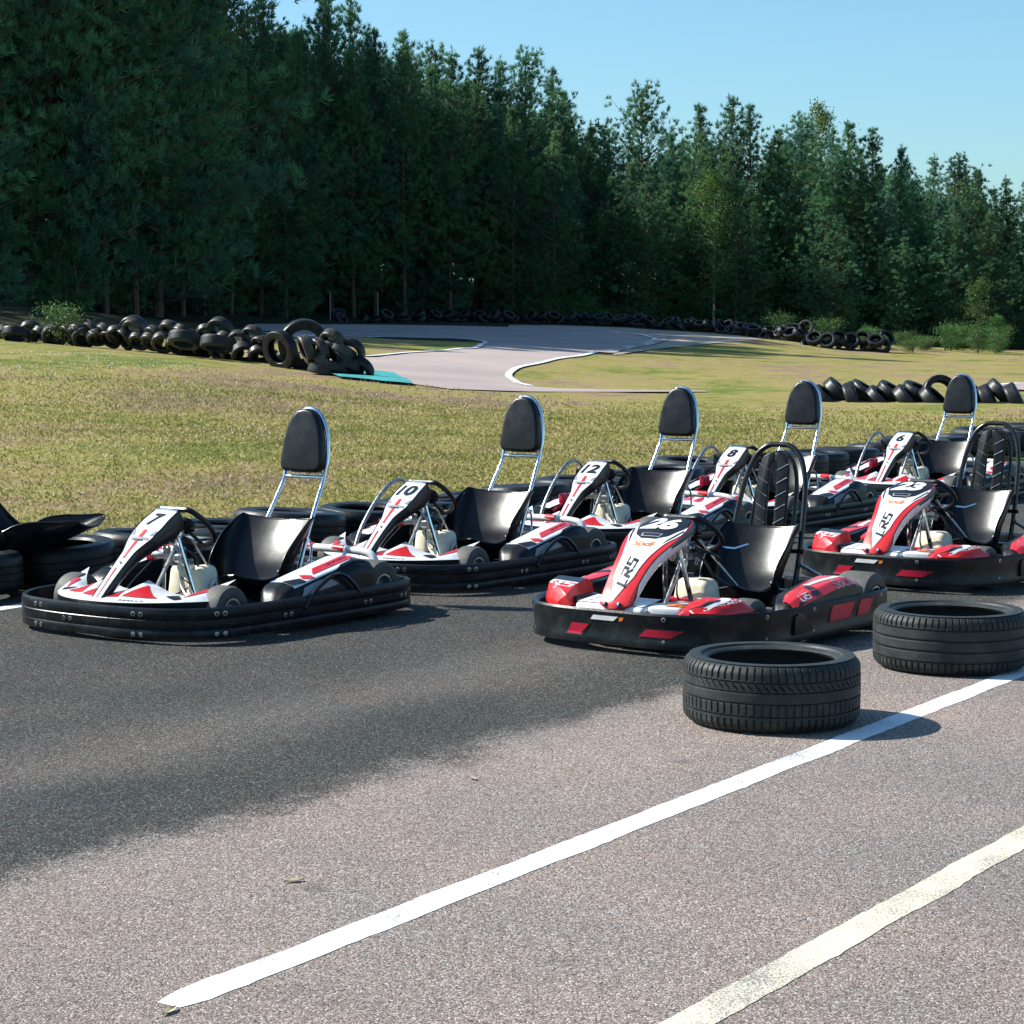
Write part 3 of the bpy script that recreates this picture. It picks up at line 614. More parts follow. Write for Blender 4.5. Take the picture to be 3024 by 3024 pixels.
# ------------------------------------------------------------------ go-karts
def sweep(b, path, prof, mat, closed=True, zf=None, mf=None):
    L = len(path); n = len(prof); vs = []; fs = []
    for i, q in enumerate(path):
        if closed: t = path[(i + 1) % L] - path[i - 1]
        else: t = path[min(i + 1, L - 1)] - path[max(i - 1, 0)]
        t = Vector((t.x, t.y, 0)).normalized(); nn = Vector((t.y, -t.x, 0)); dz = zf(q) if zf else 0
        for (o, z) in prof: vs.append((q.x + nn.x * o, q.y + nn.y * o, z + dz))
    for i in range(L if closed else L - 1):
        j = (i + 1) % L
        for k in range(n): k2 = (k + 1) % n; fs.append((i * n + k, i * n + k2, j * n + k2, j * n + k))
    if not closed: fs.append(tuple(range(n))); fs.append(tuple(reversed([(L - 1) * n + k for k in range(n)])))
    b.add(vs, fs, mat)
def sym(pts): return pts + [(x, -y) for x, y in reversed(pts) if abs(y) > 1e-6]
def wheel(parent, x, y, r, wdt, steer=0):
    w = MB(); hw = wdt / 2; ri = r * 0.49
    w.lathe([(ri, -hw * .8), (ri + .012, -hw * .95), (r * .82, -hw), (r * .96, -hw * .86), (r, -hw * .62), (r + .001, 0), (r, hw * .62), (r * .96, hw * .86), (r * .82, hw), (ri + .012, hw * .95), (ri, hw * .8)], (0, 0, 0), (0, 1, 0), 'slick', 40, closed=True)
    o = w.build('tyre', None); e = empty('wheel'); e.parent = parent; e.location = (x, y, r); e.rotation_euler = (0, 0, steer); o.parent = e
    c = MB(); s = 1 if y > 0 else -1
    c.lathe([(ri + .004, s * hw * .93), (ri - .006, s * hw * .93), (ri - .010, s * hw * .5), (.035, s * hw * .35), (.030, s * hw * .62), (.0, s * hw * .62)], (0, 0, 0), (0, 1, 0), 'alu', 28)
    c.lathe([(ri + .004, -s * hw * .93), (ri - .006, -s * hw * .9), (ri - .012, s * hw * .3)], (0, 0, 0), (0, 1, 0), 'steel', 28)
    c.lathe([(.012, s * hw * .6), (.012, s * hw * .75), (0, s * hw * .75)], (0, 0, 0), (0, 1, 0), 'steel', 6)
    for k in range(3):
        a = k * 2.094; c.lathe([(.006, s * hw * .42), (.006, s * hw * .52), (0, s * hw * .52)], (math.cos(a) * .045, 0, math.sin(a) * .045), (0, 1, 0), 'steel', 8)
    c.build('rim', e)
    return e
def seat_part(parent, xo=0.0, wide=1.0, top=0.50, gloss='seat'):
    xs = [0, .14, .28, .42, .55, .68, .84, 1]
    pth = cat([(.08, 0, .215), (-.01, 0, .15), (-.14, 0, .095), (-.27, 0, .075), (-.37, 0, .12), (-.42, 0, .24), (-.485, 0, .355), (-.56, 0, top)], 6)
    L = len(pth) - 1
    def P(u):
        f = u * L; i = min(int(f), L - 1); return pth[i].lerp(pth[i + 1], f - i)
    def fn(u, v, th=0.0):
        p = P(u); t = (P(min(1, u + .02)) - P(max(0, u - .02))).normalized(); n = Vector((-t.z, 0, t.x)); n = -n if n.z < 0 and u < .3 else n
        n = Vector((t.z, 0, -t.x))
        hw = lerp1(xs, [.165, .175, .185, .19, .195, .205, .215, .200], u) * wide; h = lerp1(xs, [.03, .07, .10, .14, .175, .165, .12, .045], u)
        a = abs(v); s = 1 if v >= 0 else -1
        if a < .55: yy = a / .55 * hw * .78; nn = .022 * (a / .55) ** 2
        else:
            k = (a - .55) / .45; ang = k * math.pi / 2; yy = hw * .78 + hw * .22 * math.sin(ang * 1.0) ; nn = .022 + (h - .022) * k ** 1.4
        return p + Vector((xo, s * yy, 0)) + n * (nn - th) + Vector((0, s * th * (1.0 if a > .6 else 0), 0))
    b = MB(); U = list(np.linspace(0, 1, 36)); V = list(np.linspace(-1, 1, 33))
    def chk(u): return u
    # pick the normal that points to the driver (forward on the back, up on the base)
    tst = fn(.9, 1) - fn(.9, .5)
    b.grid(fn, U, V, gloss); b.grid(lambda u, v: fn(u, v, .008), U, V, gloss, flip=True)
    for vv in (-1, 1): b.grid(lambda u, k: fn(u, vv, .008 * k), U, [0, 1], gloss, flip=vv > 0)
    for uu in (0, 1): b.grid(lambda k, v: fn(uu, v, .008 * k), [0, 1], V, gloss)
    rim = [fn(u, 1, .004) for u in U]; b.tube(rim, .007, gloss, 6); b.tube([fn(u, -1, .004) for u in U], .007, gloss, 6); b.tube([fn(1, v, .004) for v in V], .007, gloss, 6); b.tube([fn(0, v, .004) for v in V], .007, gloss, 6)
    o = b.build('seat', parent, sharp=60)
    m = MB()
    for s in (-1, 1):
        for u in (.35, .6): q = fn(u, s * .93); m.lathe([(.012, 0), (.012, .004), (.006, .010), (0, .011)], q, (0, -s, 0.1), 'steel', 10)
    m.build('seat_bolt', o)
    return fn
def chassis(k):
    b = MB()
    for s in (-1, 1): b.tube([(.80, s * .22, .06), (.55, s * .24, .06), (.3, s * .30, .06), (-.2, s * .33, .06), (-.60, s * .30, .06), (-.82, s * .3, .08)], .015, 'blacktube', 8, 5)
    for x in (.78, .30, -.25, -.6): b.tube([(x, -.32 if x < .5 else -.22, .06), (x, .32 if x < .5 else .22, .06)], .014, 'blacktube', 8)
    for s in (-1, 1):
        b.tube([(.53, s * .24, .07), (.53, s * .46, .12)], .014, 'blacktube', 8); b.tube([(.45, 0, .11), (.50, s * .42, .12)], .006, 'steel', 6)
        b.tube([(.20, s * .30, .07), (.20, s * .66, .09)], .012, 'steel', 8); b.tube([(-.30, s * .30, .07), (-.30, s * .66, .10)], .012, 'steel', 8)
        b.tube([(.66, s * .12, .06), (.68, s * .12, .12), (.64, s * .12, .2), (.64, s * .17, .21)], .006, 'steel', 6, 3)
    b.build('chassis_frame', k)
    f = MB(); f.slab([(.78, -.2, .045), (.78, .2, .045), (.1, .3, .045), (.1, -.3, .045)], (0, 0, .004), 'steel'); f.build('floor_tray', k)
    a = MB(); a.tube([(-.53, -.55, .14), (-.53, .55, .14)], .02, 'steel', 12); a.lathe([(.085, 0), (.085, .006), (.03, .006)], (-.53, -.25, .14), (0, 1, 0), 'steel', 28); a.lathe([(.09, 0), (.09, .01), (.03, .01)], (-.53, .28, .14), (0, 1, 0), 'alu', 28)
    a.build('rear_axle', k)
def engine(k):
    e = MB(); e.box((-.33, -.42, .20), (.22, .20, .20), 'plastic', .02)
    for i in range(7): e.box((-.28, -.42, .29 + i * .012), (.15, .16, .005), 'alu', .002)
    e.lathe([(0, 0), (.055, 0), (.06, .01), (.06, .07), (.05, .08), (0, .08)], (-.20, -.42, .28), (0, 0, 1), 'plastic', 20)
    e.box((-.40, -.42, .36), (.16, .17, .06), 'plastic', .015); e.tube([(-.38, -.34, .25), (-.52, -.25, .24), (-.70, -.1, .2), (-.78, .1, .18)], .018, 'steel', 8, 5)
    e.build('engine', k)
def steering(k, wc, ax, rad=.14, hub='ink'):
    ax = Vector(ax).normalized(); side = Vector((0, 1, 0)); upv = side.cross(ax).normalized()
    if upv.z < 0: upv = -upv
    b = MB(); pts = []
    for i in range(28):
        a = 2 * math.pi * i / 28; c_, s_ = math.cos(a), math.sin(a); r_ = rad
        y = c_ * rad; u = max(-1.0, min(.80, s_ * 1.02)) * rad
        pts.append(Vector(wc) + side * y + upv * u)
    b.tube(pts, .014, 'vinyl', 8, 2, closed=True)
    for a in (0, math.pi, -math.pi / 2): b.tube([Vector(wc) - ax * .02, Vector(wc) + side * math.cos(a) * rad * .95 + upv * math.sin(a) * rad * .95], .010, 'plastic', 6)
    b.lathe([(0, .02), (.045, .015), (.05, -.01), (.03, -.04)], wc, ax, 'plastic', 16)
    b.build('steering_wheel', k)
    c = MB(); foot = Vector((wc[0] + .30, 0, .10)); c.tube([Vector(wc) - ax * .02, foot], .010, 'steel', 8)
    c.build('steering_column', k)
def nose_surface(path, widths, crown):
    pth = cat([(x, 0, z) for x, z in path], 10); L = len(pth) - 1
    ks = list(np.linspace(0, 1, len(widths)))
    def P(u):
        f = max(0, min(1, u)) * L; i = min(int(f), L - 1); return pth[i].lerp(pth[i + 1], f - i)
    def fn(u, v, off=0.0):
        p = P(u); t = (P(u + .02) - P(u - .02)).normalized(); n = Vector((t.z, 0, -t.x)); hw = lerp1(ks, widths, u)
        return p + Vector((0, hw * v, 0)) + n * (crown * (1 - v * v) + off)
    length = sum((pth[i + 1] - pth[i]).length for i in range(L))
    return fn, length, lambda u: lerp1(ks, widths, u)
def nose_shell(b, fn, depth, top, side, tcap):
    U = list(np.linspace(0, 1, 40)); V = list(np.linspace(-1, 1, 13))
    b.grid(fn, U, V, top, flip=True)
    for s in (-1, 1):
        def sf(u, k, s=s):
            d = depth(u) * k; q = fn(u, s); n0 = (fn(u, 0, .1) - fn(u, 0)).normalized()
            return q - n0 * d + Vector((0, s * (.010 * math.sin(k * 3.14) - .008 * k), 0))
        b.grid(sf, U, [0, .12, .35, .7, 1], side, flip=s < 0)
    for uu in (0, 1):
        n0 = (fn(uu, 0, .1) - fn(uu, 0)).normalized()
        b.grid(lambda k, v: fn(uu, v) - n0 * depth(uu) * k, [0, .5, 1], V, tcap, flip=uu == 1)
def bolt_ring(b, q, n, r=.012, mat='steel'):
    b.lathe([(r, 0), (r, .003), (r * .6, .004), (r * .55, .001), (0, .001)], q, n, mat, 14)

OUT_A = sym([(.975, 0), (.965, .22), (.925, .43), (.83, .57), (.68, .66), (.50, .69), (.33, .70), (.0, .715), (-.35, .725), (-.60, .72), (-.74, .675), (-.81, .57), (-.835, .35), (-.84, 0)])
def kart_A(num, hoop, loc, rz):
    k = empty('go_kart', loc, rz)
    path = [Vector((p.x, p.y, 0)) for p in cat([(x, y, 0) for x, y in OUT_A], 8, True)]
    b = MB(); # three banded bumper strip
    prof = [(0, .020), (.010, .022), (.013, .04), (.012, .060), (.0095, .064), (.012, .068), (.014, .09), (.013, .110), (.0095, .114), (.013, .118), (.015, .145), (.010, .163), (-.002, .170), (-.014, .164), (-.014, .03)]; sweep(b, path, prof, 'bumper')
    for i, q in enumerate(path):
        if q.y > -.3 and any(math.hypot(q.x - a, q.y - c) < .016 for a, c in ((.90, .36), (.80, .56))) and False: pass
    def bolts(x, y, z):
        i = min(range(len(path)), key=lambda j: (path[j] - Vector((x, y, 0))).length); t = (path[(i + 1) % len(path)] - path[i - 1]).normalized(); n = Vector((t.y, -t.x, 0))
        for d in (-.022, .022): bolt_ring(b, path[i] + n * .012 + t * d + Vector((0, 0, z - .028)), n, .012)
    for y in (.33, -.33, .62, -.62):
        bolts(.905 if abs(y) < .5 else .70, y, .168); bolts(.905 if abs(y) < .5 else .70, y, .07)
    bolts(.93, -.1, .118)
    for x in (.30, -.32, -.62): bolts(x, .715, .12); bolts(x, -.715, .12)
    b.build('bumper', k)
    chassis(k); engine(k)
    for x, y, r, w_, st in ((.53, .50, .122, .12, .0), (.53, -.50, .122, .12, .0), (-.53, .58, .14, .20, 0), (-.53, -.58, .14, .20, 0)): wheel(k, x, y, r, w_, st)
    # front fairing
    b = MB()
    def ff(u, v):   # u: -1..1 across, v: 0 front .. 1 back
        y = u * .50; a = abs(y); xf = .940 - .30 * (a / .5) ** 2.4; xb = xf - lerp1([0, .1, .3, .42, .5], [.28, .27, .22, .20, .20], a)
        zb = lerp1([0, .06, .13, .26, .36, .44, .50], [.205, .215, .262, .205, .185, .235, .265], a)
        return Vector((xf + (xb - xf) * v, y, .178 + (zb - .178) * v ** 1.25 + .012 * math.sin(v * 3.14)))
    U = list(np.linspace(-1, 1, 61)); V = list(np.linspace(0, 1, 9))
    b.grid(ff, U, V, 'white'); b.grid(lambda u, v: ff(u, v) - Vector((0, 0, .006)), U, V, 'plastic', flip=True)
    b.grid(lambda u, q: ff(u, 1) - Vector((0, 0, .06 * q)), U, [0, 1], 'plastic'); b.grid(lambda u, q: ff(u, 0) - Vector((0, 0, .05 * q)), U, [0, 1], 'plastic', flip=True)
    fo = lambda u, v: ff(u, v) + Vector((.001, 0, .0025))
    for s in (1, -1):
        for pl in ([(s * .06, .25), (s * .24, .22), (s * .12, .92)], [(s * .27, .25), (s * .60, .30), (s * .34, .85)], [(s * .78, .3), (s * .98, .55), (s * .84, .8)]): b.poly(fo, pl, 'red', 3)
        b.poly(fo, [(s * .62, .5), (s * .76, .15), (s * .80, .2), (s * .68, .7)], 'ink', 3)
    v2, tf = text2d('PARILLA', .12, .016); b.decal(lambda x, y: fo(.42 + x / .5, .10 + y / .28), v2, tf, 'ink')
    b.build('front_fairing', k, sharp=50)
    # tall steering fairing with the race number
    fn, L, wf = nose_surface([(.915, .165), (.80, .275), (.68, .380), (.57, .465), (.47, .535), (.385, .58)], [.030, .031, .035, .042, .079, .086, .083, .078], .006)
    b = MB(); nose_shell(b, fn, lambda u: lerp1([0, .3, .6, .8, 1], [.045, .055, .075, .11, .10], u), 'white', 'ink', 'ink')
    fd = lambda off: (lambda x, y: fn(y, x, off))
    for (y0, y1, w0) in ((.05, .28, .16), (.36, .535, .18), (.575, .66, .16)): b.poly(fd(.0025), [(-w0, y0), (w0, y0), (w0 * (.8 if y0 > .3 else 1), y1), (-w0 * (.8 if y0 > .3 else 1), y1)], 'red', 2)
    bolt_ring(b, fn(.32, 0, .001), (fn(.32, 0, .1) - fn(.32, 0)).normalized(), .010)
    b.poly(fd(.0025), [(-.85, .55), (.85, .55), (.7, .575), (-.7, .575)], 'grey', 2); b.poly(fd(.003), [(-.5, .535), (.5, .535), (.4, .55), (-.4, .55)], 'ink', 2)
    b.poly(fd(.0025), [(-.95, .60), (-.6, .60), (-.85, .66), (-.97, .655)], 'grey', 1); b.poly(fd(.0025), [(.95, .60), (.6, .60), (.85, .66), (.97, .655)], 'grey', 1)
    v2, tf = text2d('sportkart', .075, .008); b.decal(lambda x, y: fn(.685 + y / L, x / wf(.685), .003), v2, tf, 'grey')
    nw = .052 if len(num) == 1 else .096
    v2, tf = text2d(num, nw * 1.1, .115, shear=.10, bold=.03); b.decal(lambda x, y: fn(.80 + y / L, x / .076, .004), v2, tf, 'ink')
    for s in (-1, 1): b.tube([fn(u, s * 1.0, .001) for u in np.linspace(.02, .98, 30)], .003, 'ink', 5)
    b.tube([fn(.975, v, .003) for v in np.linspace(-.95, .95, 12)], .004, 'chrome', 6); b.tube([fn(.99, v, -.004) for v in np.linspace(-1, 1, 12)], .008, 'ink', 6)
    b.build('number_panel', k, sharp=45)
    steering(k, (.245, 0, .495), (-.70, 0, .71), .152)
    # struts, brake cylinder, tank
    b = MB()
    for s in (-1, 1): b.tube([(.36, s * .045, .44), (.30, s * .12, .10)], .011, 'chrome', 8)
    b.tube([(.36, -.05, .44), (.36, .05, .44)], .011, 'chrome', 8); b.tube([(.26, .05, .42), (.12, .09, .2)], .006, 'steel', 6)
    b.build('column_bracket', k)
    b = MB(); b.box((.34, -.15, .345), (.05, .05, .06), 'redpaint', .008); b.lathe([(.018, 0), (.02, .01), (.02, .09), (.012, .10), (0, .10)], (.36, -.13, .345), (-.3, 1, 0), 'alu', 14)
    b.lathe([(.028, 0), (.03, .01), (.03, .04), (.015, .05), (0, .05)], (.30, -.02, .33), (-.3, 1, 0), 'alu', 14); b.box((.27, -.06, .31), (.06, .08, .05), 'steel', .008); b.tube([(.36, -.14, .31), (.45, -.2, .2), (.6, -.12, .15)], .004, 'cable', 6, 5); b.tube([(.3, .0, .3), (.33, .03, .24), (.25, .02, .18), (.28, -.1, .12)], .004, 'cable', 6, 5)
    b.tube([(.34, -.10, .33), (.30, .02, .37), (.24, .06, .33), (.22, .05, .27)], .007, 'cable', 6, 5); b.tube([(.42, .02, .44), (.38, .07, .36), (.40, .10, .2), (.5, .3, .12)], .005, 'steel', 6, 4)
    for q_ in ((.31, -.07, .36), (.29, .02, .36), (.27, .05, .30)): b.lathe([(0, 0), (.012, 0), (.013, .02), (.006, .028), (0, .028)], q_, (.2, .3, 1), 'steel', 8)
    b.build('brake_cylinder', k)
    b = MB()
    for y0 in (-.075, .055): b.box((.185, y0, .185), (.17, .125, .20), 'tank', .035, seg=4, taper=(.72, .85))
    b.box((.185, -.01, .16), (.12, .06, .13), 'tank', .01); b.lathe([(.028, 0), (.03, .02), (.0, .022)], (.17, -.07, .285), (0, 0, 1), 'ink', 16)
    o = b.build('fuel_tank', k)
    b = MB()
    b.slab([(.14, .126, .13), (.22, .126, .12), (.21, .123, .2), (.17, .121, .23)], (0, .002, 0), 'white'); b.slab([(.18, .124, .14), (.21, .124, .17), (.17, .122, .20)], (0, .006, 0), 'red'); b.build('tank_sticker', o)
    seat_part(k, xo=.05, wide=1.20, top=.465)
    b = MB(); b.tube([(-.78, -.40, .12), (-.80, -.36, .25), (-.80, -.28, .285), (-.805, 0, .288), (-.80, .30, .285), (-.80, .40, .25), (-.78, .44, .12)], .022, 'white', 12, 5)
    b.tube([(-.7985, -.20, .291), (-.8035, -.02, .294)], .0215, 'red', 12); b.tube([(-.8035, .12, .2935), (-.799, .20, .291)], .0215, 'red', 12)
    for s in (-1, 1): b.tube([(-.60, s * .20, .10), (-.79, s * .22, .285)], .010, 'chrome', 8)
    b.build('rear_guard', k)
    # side pods
    for s in (1, -1):
        b = MB()
        def pf(u, v, s=s):   # u 0 front..1 rear, v around
            x = .33 - .74 * u; zt = lerp1([0, .06, .15, .5, .85, 1], [.12, .20, .225, .27, .315, .30], u); yo = .705; yi = lerp1([0, .1, 1], [.56, .50, .46], u)
            pts = [(yo, .07), (yo + .004, .13), (yo - .008, zt - .045), (yo - .04, zt - .012), ((yo + yi) / 2, zt + .004), (yi + .02, zt), (yi, zt - .02), (yi, .07)]
            f = v * 7; i = min(int(f), 6); a, c_ = pts[i], pts[i + 1]; t_ = f - i
            return Vector((x, s * (a[0] + (c_[0] - a[0]) * t_), a[1] + (c_[1] - a[1]) * t_))
        U = list(np.linspace(0, 1, 26)); V = list(np.linspace(0, 1, 29))
        b.grid(pf, U, V, 'plastic', flip=s > 0); b.add([pf(0, v) for v in V], [tuple(range(len(V)))], 'plastic'); b.add([pf(1, v) for v in V], [tuple(range(len(V)))], 'plastic')
        def po(u, v, s=s):
            q = pf(u, v); c_ = Vector((q.x, s * .58, .15)); d = (q - c_); d.x = 0; return q + d.normalized() * .003
        v0, v1 = 2 / 7, 5 / 7
        for pl, mt_ in (([(.17, v0 + .10), (.97, v0 + .13), (.97, v1), (.17, v1)], 'white'), ):
            b.poly(po, pl, mt_, 4)
        po2 = lambda u, v, s=s: po(u, v) + (po(u, v) - pf(u, v))
        for pl, mt_ in (([(.17, v0 + .16), (.30, v0 + .12), (.30, v0 + .22), (.17, v0 + .30)], 'ink'), ([(.42, v0 + .20), (.92, v0 + .20), (.92, v0 + .30), (.50, v0 + .30)], 'red'), ([(.20, v0 - .05), (.60, v0 - .05), (.42, v0 + .07), (.25, v0 + .05)], 'grey'), ([(.60, v0 + .10), (.97, v0 + .13), (.97, v0 + .19), (.70, v0 + .17)], 'ink'), ([(.31, v0 + .2), (.39, v0 + .12), (.40, v0 + .2), (.34, v0 + .28)], 'red')):
            b.poly(po2, pl, mt_, 3)
        v2, tf = text2d('LEOPARD', .17, .016); b.decal(lambda x, y, s=s: po2(.72 + s * x / .74, v0 + .25 + y / .5) + Vector((0, 0, .001)), v2, tf, 'ink')
        b.tube([(.18, s * .722, .11), (.10, s * .728, .19), (-.02, s * .722, .245), (-.12, s * .718, .25), (-.20, s * .728, .20), (-.26, s * .73, .13)], .011, 'blacktube', 8, 5)
        b.build('side_pod', k, sharp=45)
    # tall chromed frame and headrest
    b = MB(); leg = [(-.42, .17, .14), (-.50, .165, .34), (-.63, .145, .56), (-.70, .138, .68), (-.725, .145, .78), (-.745, .125, .93), (-.752, .075, 1.025), (-.755, 0, 1.055)]
    full = leg + [(x, -y, z) for x, y, z in reversed(leg[:-1])]
    b.tube(full, .0125, 'chrome', 10, 6); b.tube([(-.703, -.138, .685), (-.703, .138, .685)], .011, 'chrome', 10); b.tube([(-.705, -.11, .685), (-.712, -.11, .73)], .006, 'chrome', 6); b.tube([(-.705, .11, .685), (-.712, .11, .73)], .006, 'chrome', 6)
    for s in (-1, 1): b.tube([(-.52, s * .165, .38), (-.45, s * .25, .33), (-.37, s * .30, .22), (-.32, s * .32, .10)], .007, 'chrome', 8, 5)
    b.build('headrest_frame', k)
    b = MB(); ol = []
    for (yy, s_) in ((.05, 0), (.112, .003), (.140, .020), (.147, .05), (.143, .10), (.132, .18), (.115, .25), (.088, .305), (.050, .342), (0, .352)): ol.append((yy, s_))
    ol = [(y, s_) for y, s_ in ol] + [(-y, s_) for y, s_ in reversed(ol[:-1])]
    d = Vector((-.045, 0, .33)).normalized(); base = Vector((-.712, 0, .705)); nrm = Vector((d.z, 0, -d.x))
    b.slab([base + d * s_ + Vector((0, y, 0)) for y, s_ in ol], nrm * .060, 'vinyl', .022, 5); b.build('headrest', k, sharp=70)
    if hoop:
        b = MB(); b.tube([(.42, -.46, .12), (.34, -.465, .27), (.20, -.47, .42), (.06, -.47, .525), (-.06, -.47, .55), (-.15, -.47, .50), (-.18, -.465, .40), (-.19, -.46, .26)], .0125, 'steel', 10, 6)
        b.tube([(.32, -.46, .28), (-.18, -.46, .38)], .008, 'blacktube', 8); b.build('side_hoop', k)
        b = MB(); b.box((.18, -.40, .30), (.07, .06, .07), 'redpaint', .01); b.tube([(.20, -.40, .27), (.28, -.43, .22)], .01, 'redpaint', 8); b.build('throttle_housing', k); b = MB(); b.box((-.04, -.36, .45), (.11, .13, .10), 'plastic', .02); b.tube([(-.04, -.36, .42), (-.12, -.38, .34)], .02, 'plastic', 8); b.build('air_box', k)
    return k

OUT_B = sym([(.965, 0), (.960, .22), (.935, .36), (.86, .50), (.70, .60), (.50, .65), (.22, .68), (-.2, .69), (-.46, .69), (-.62, .65), (-.71, .56), (-.74, .38), (-.745, 0)])
def kart_B(num, loc, rz):
    k = empty('go_kart', loc, rz)
    path = [Vector((p.x, p.y, 0)) for p in cat([(x, y, 0) for x, y in OUT_B], 8, True)]
    b = MB(); prof = [(0, .030), (.012, .035), (.016, .065), (.010, .08), (.014, .13), (.020, .175), (.022, .190), (.014, .200), (.0, .198), (-.014, .185), (-.016, .07)]
    sweep(b, path, prof, 'bumper')
    Lp = [0]
    for i in range(len(path)): Lp.append(Lp[-1] + (path[(i + 1) % len(path)] - path[i]).length)
    def bf(s_, z, off=.0):
        s_ %= Lp[-1]; i = int(np.searchsorted(Lp, s_, side='right')) - 1; i = min(i, len(path) - 1); f = (s_ - Lp[i]) / (Lp[i + 1] - Lp[i]); q = path[i].lerp(path[(i + 1) % len(path)], f)
        t = (path[(i + 1) % len(path)] - path[i]).normalized(); n = Vector((t.y, -t.x, 0)); o = lerp1([.045, .065, .08, .14, .19, .208], [.012, .016, .010, .014, .020, .022], z)
        return q + n * (o + .003 + off) + Vector((0, 0, z))
    def window(s0, s1, z0, z1, sk, mats):
        for nm, gr, of in mats: b.poly(lambda x, y: bf(x, y, of), [(s0 - gr, z0 - gr * .6), (s1 - sk + gr, z0 - gr * .6), (s1 + gr, z1 + gr * .6), (s0 + sk * .6 - gr, z1 + gr * .6)], nm, 3)
    fw = (('ink', .008, 0), ('redpaint', 0, .0015))
    window(-.24, -.11, .075, .125, .05, fw); window(.17, .40, .09, .125, .07, fw)
    window(-.10, .06, .150, .172, .03, (('ink', .008, 0), ('white', 0, .0015))); window(.06, .09, .152, .170, .01, (('orange', 0, .001),))
    h = Lp[-1]
    for sg in (1, -1):
        for s0, s1 in ((1.35, 1.60), (1.64, 1.80)):
            a0, a1 = (s0, s1) if sg > 0 else (h - s1, h - s0); window(a0, a1, .10, .175, .04, fw)
    for s_ in (-.5, .3, .82, 1.2, 1.9, h - .82, h - 1.2): 
        q = bf(s_, .175); n = (bf(s_, .175, .1) - q).normalized(); bolt_ring(b, q - n * .003, n, .011)
        q = bf(s_, .07); bolt_ring(b, q - n * .003, n, .009)
    b.build('bumper', k)
    chassis(k); engine(k)
    for x, y, r, w_, st in ((.53, .50, .122, .12, .0), (.53, -.50, .122, .12, .0), (-.53, .56, .14, .20, 0), (-.53, -.56, .14, .20, 0)): wheel(k, x, y, r, w_, st)
    # front fairing: white centre block
    b = MB()
    def patch(c00, c10, c11, c01, up=.0):   # quad patch with bulge, returns fn(x in 0..1, y in 0..1)
        c00, c10, c11, c01 = map(Vector, (c00, c10, c11, c01)); n = (c10 - c00).cross(c01 - c00).normalized()
        return lambda x, y, o=0.0: (c00 * (1 - x) * (1 - y) + c10 * x * (1 - y) + c11 * x * y + c01 * (1 - x) * y) + n * (up * math.sin(math.pi * x) * math.sin(math.pi * y) + o)
    b.slab([(.915, -.24, .16), (.93, .16, .16), (.70, .16, .16), (.70, -.24, .16)], (0, 0, .055), 'white', .02)
    fA = patch((.90, -.23, .218), (.915, .15, .218), (.74, .15, .235), (.74, -.22, .235))
    b.grid(fA, list(np.linspace(0, 1, 6)), list(np.linspace(0, 1, 4)), 'white')
    v2, tf = text2d('CHASSIS.COM', .13, .012); b.decal(lambda x, y: fA(.14 + y / .42, .50 - x / .2, .002), v2, tf, 'ink')
    b.slab([(.90, .17, .17), (.87, .33, .17), (.62, .33, .17), (.62, .17, .17)], (0, 0, .05), 'white', .01)
    fB = patch((.895, .175, .223), (.865, .33, .223), (.64, .32, .223), (.64, .175, .223))
    b.poly(lambda x, y: fB(x, y, .002), [(.35, .1), (1, .1), (1, .9), (.5, .75)], 'orange', 2); b.poly(lambda x, y: fB(x, y, .004), [(.65, .15), (1, .3), (1, .5), (.75, .4)], 'ink', 1)
    v2, tf = text2d('W', .09, .07, bold=.05); b.decal(lambda x, y: fB(.75 + x / .3, .5 + y / .25, .005), v2, tf, 'white')
    b.slab([(.86, .335, .18), (.83, .40, .18), (.62, .42, .18), (.62, .335, .18)], (0, 0, .035), 'ink', .008)
    b.slab([(.86, -.26, .18), (.84, -.34, .18), (.62, -.34, .18), (.66, -.26, .18)], (0, 0, .05), 'ink', .01)
    b.build('front_fairing', k)
    for s in (1, -1):
        b = MB()
        zf0, zr0 = .195, .20
        X = [.895, .84, .66, .46, .40]; 
        def wf_(u, v, s=s):
            x = .90 - .27 * u; yo = lerp1([0, .2, .5, 1], [.40, .49, .565, .60], u) - (.05 if s < 0 else 0); yi = lerp1([0, .3, 1], [.33, .33, .36], u) - (.05 if s < 0 else 0); zt = lerp1([0, .08, .35, .8, 1], [.20, .22, .25, .262, .24], u) + (.04 if s < 0 else 0)
            pts = [(yo, .185), (yo, .205), (yo - .02, zt - .02), (yo - .05, zt), (yi + .02, zt - .004), (yi, .19)]
            f = v * 5; i = min(int(f), 4); a, c_ = pts[i], pts[i + 1]; t_ = f - i
            return Vector((x, s * (a[0] + (c_[0] - a[0]) * t_), a[1] + (c_[1] - a[1]) * t_))
        U = list(np.linspace(0, 1, 21)); V = list(np.linspace(0, 1, 21))
        b.grid(wf_, U, V, 'red', flip=s > 0); b.add([wf_(0, v) for v in V], [tuple(range(len(V)))], 'red'); b.add([wf_(1, v) for v in V], [tuple(range(len(V)))], 'red')
        def wo(u, v, s=s, k_=.003):
            q = wf_(u, v); c_ = Vector((q.x, s * .52, .17)); d = q - c_; d.x = 0; return q + d.normalized() * k_
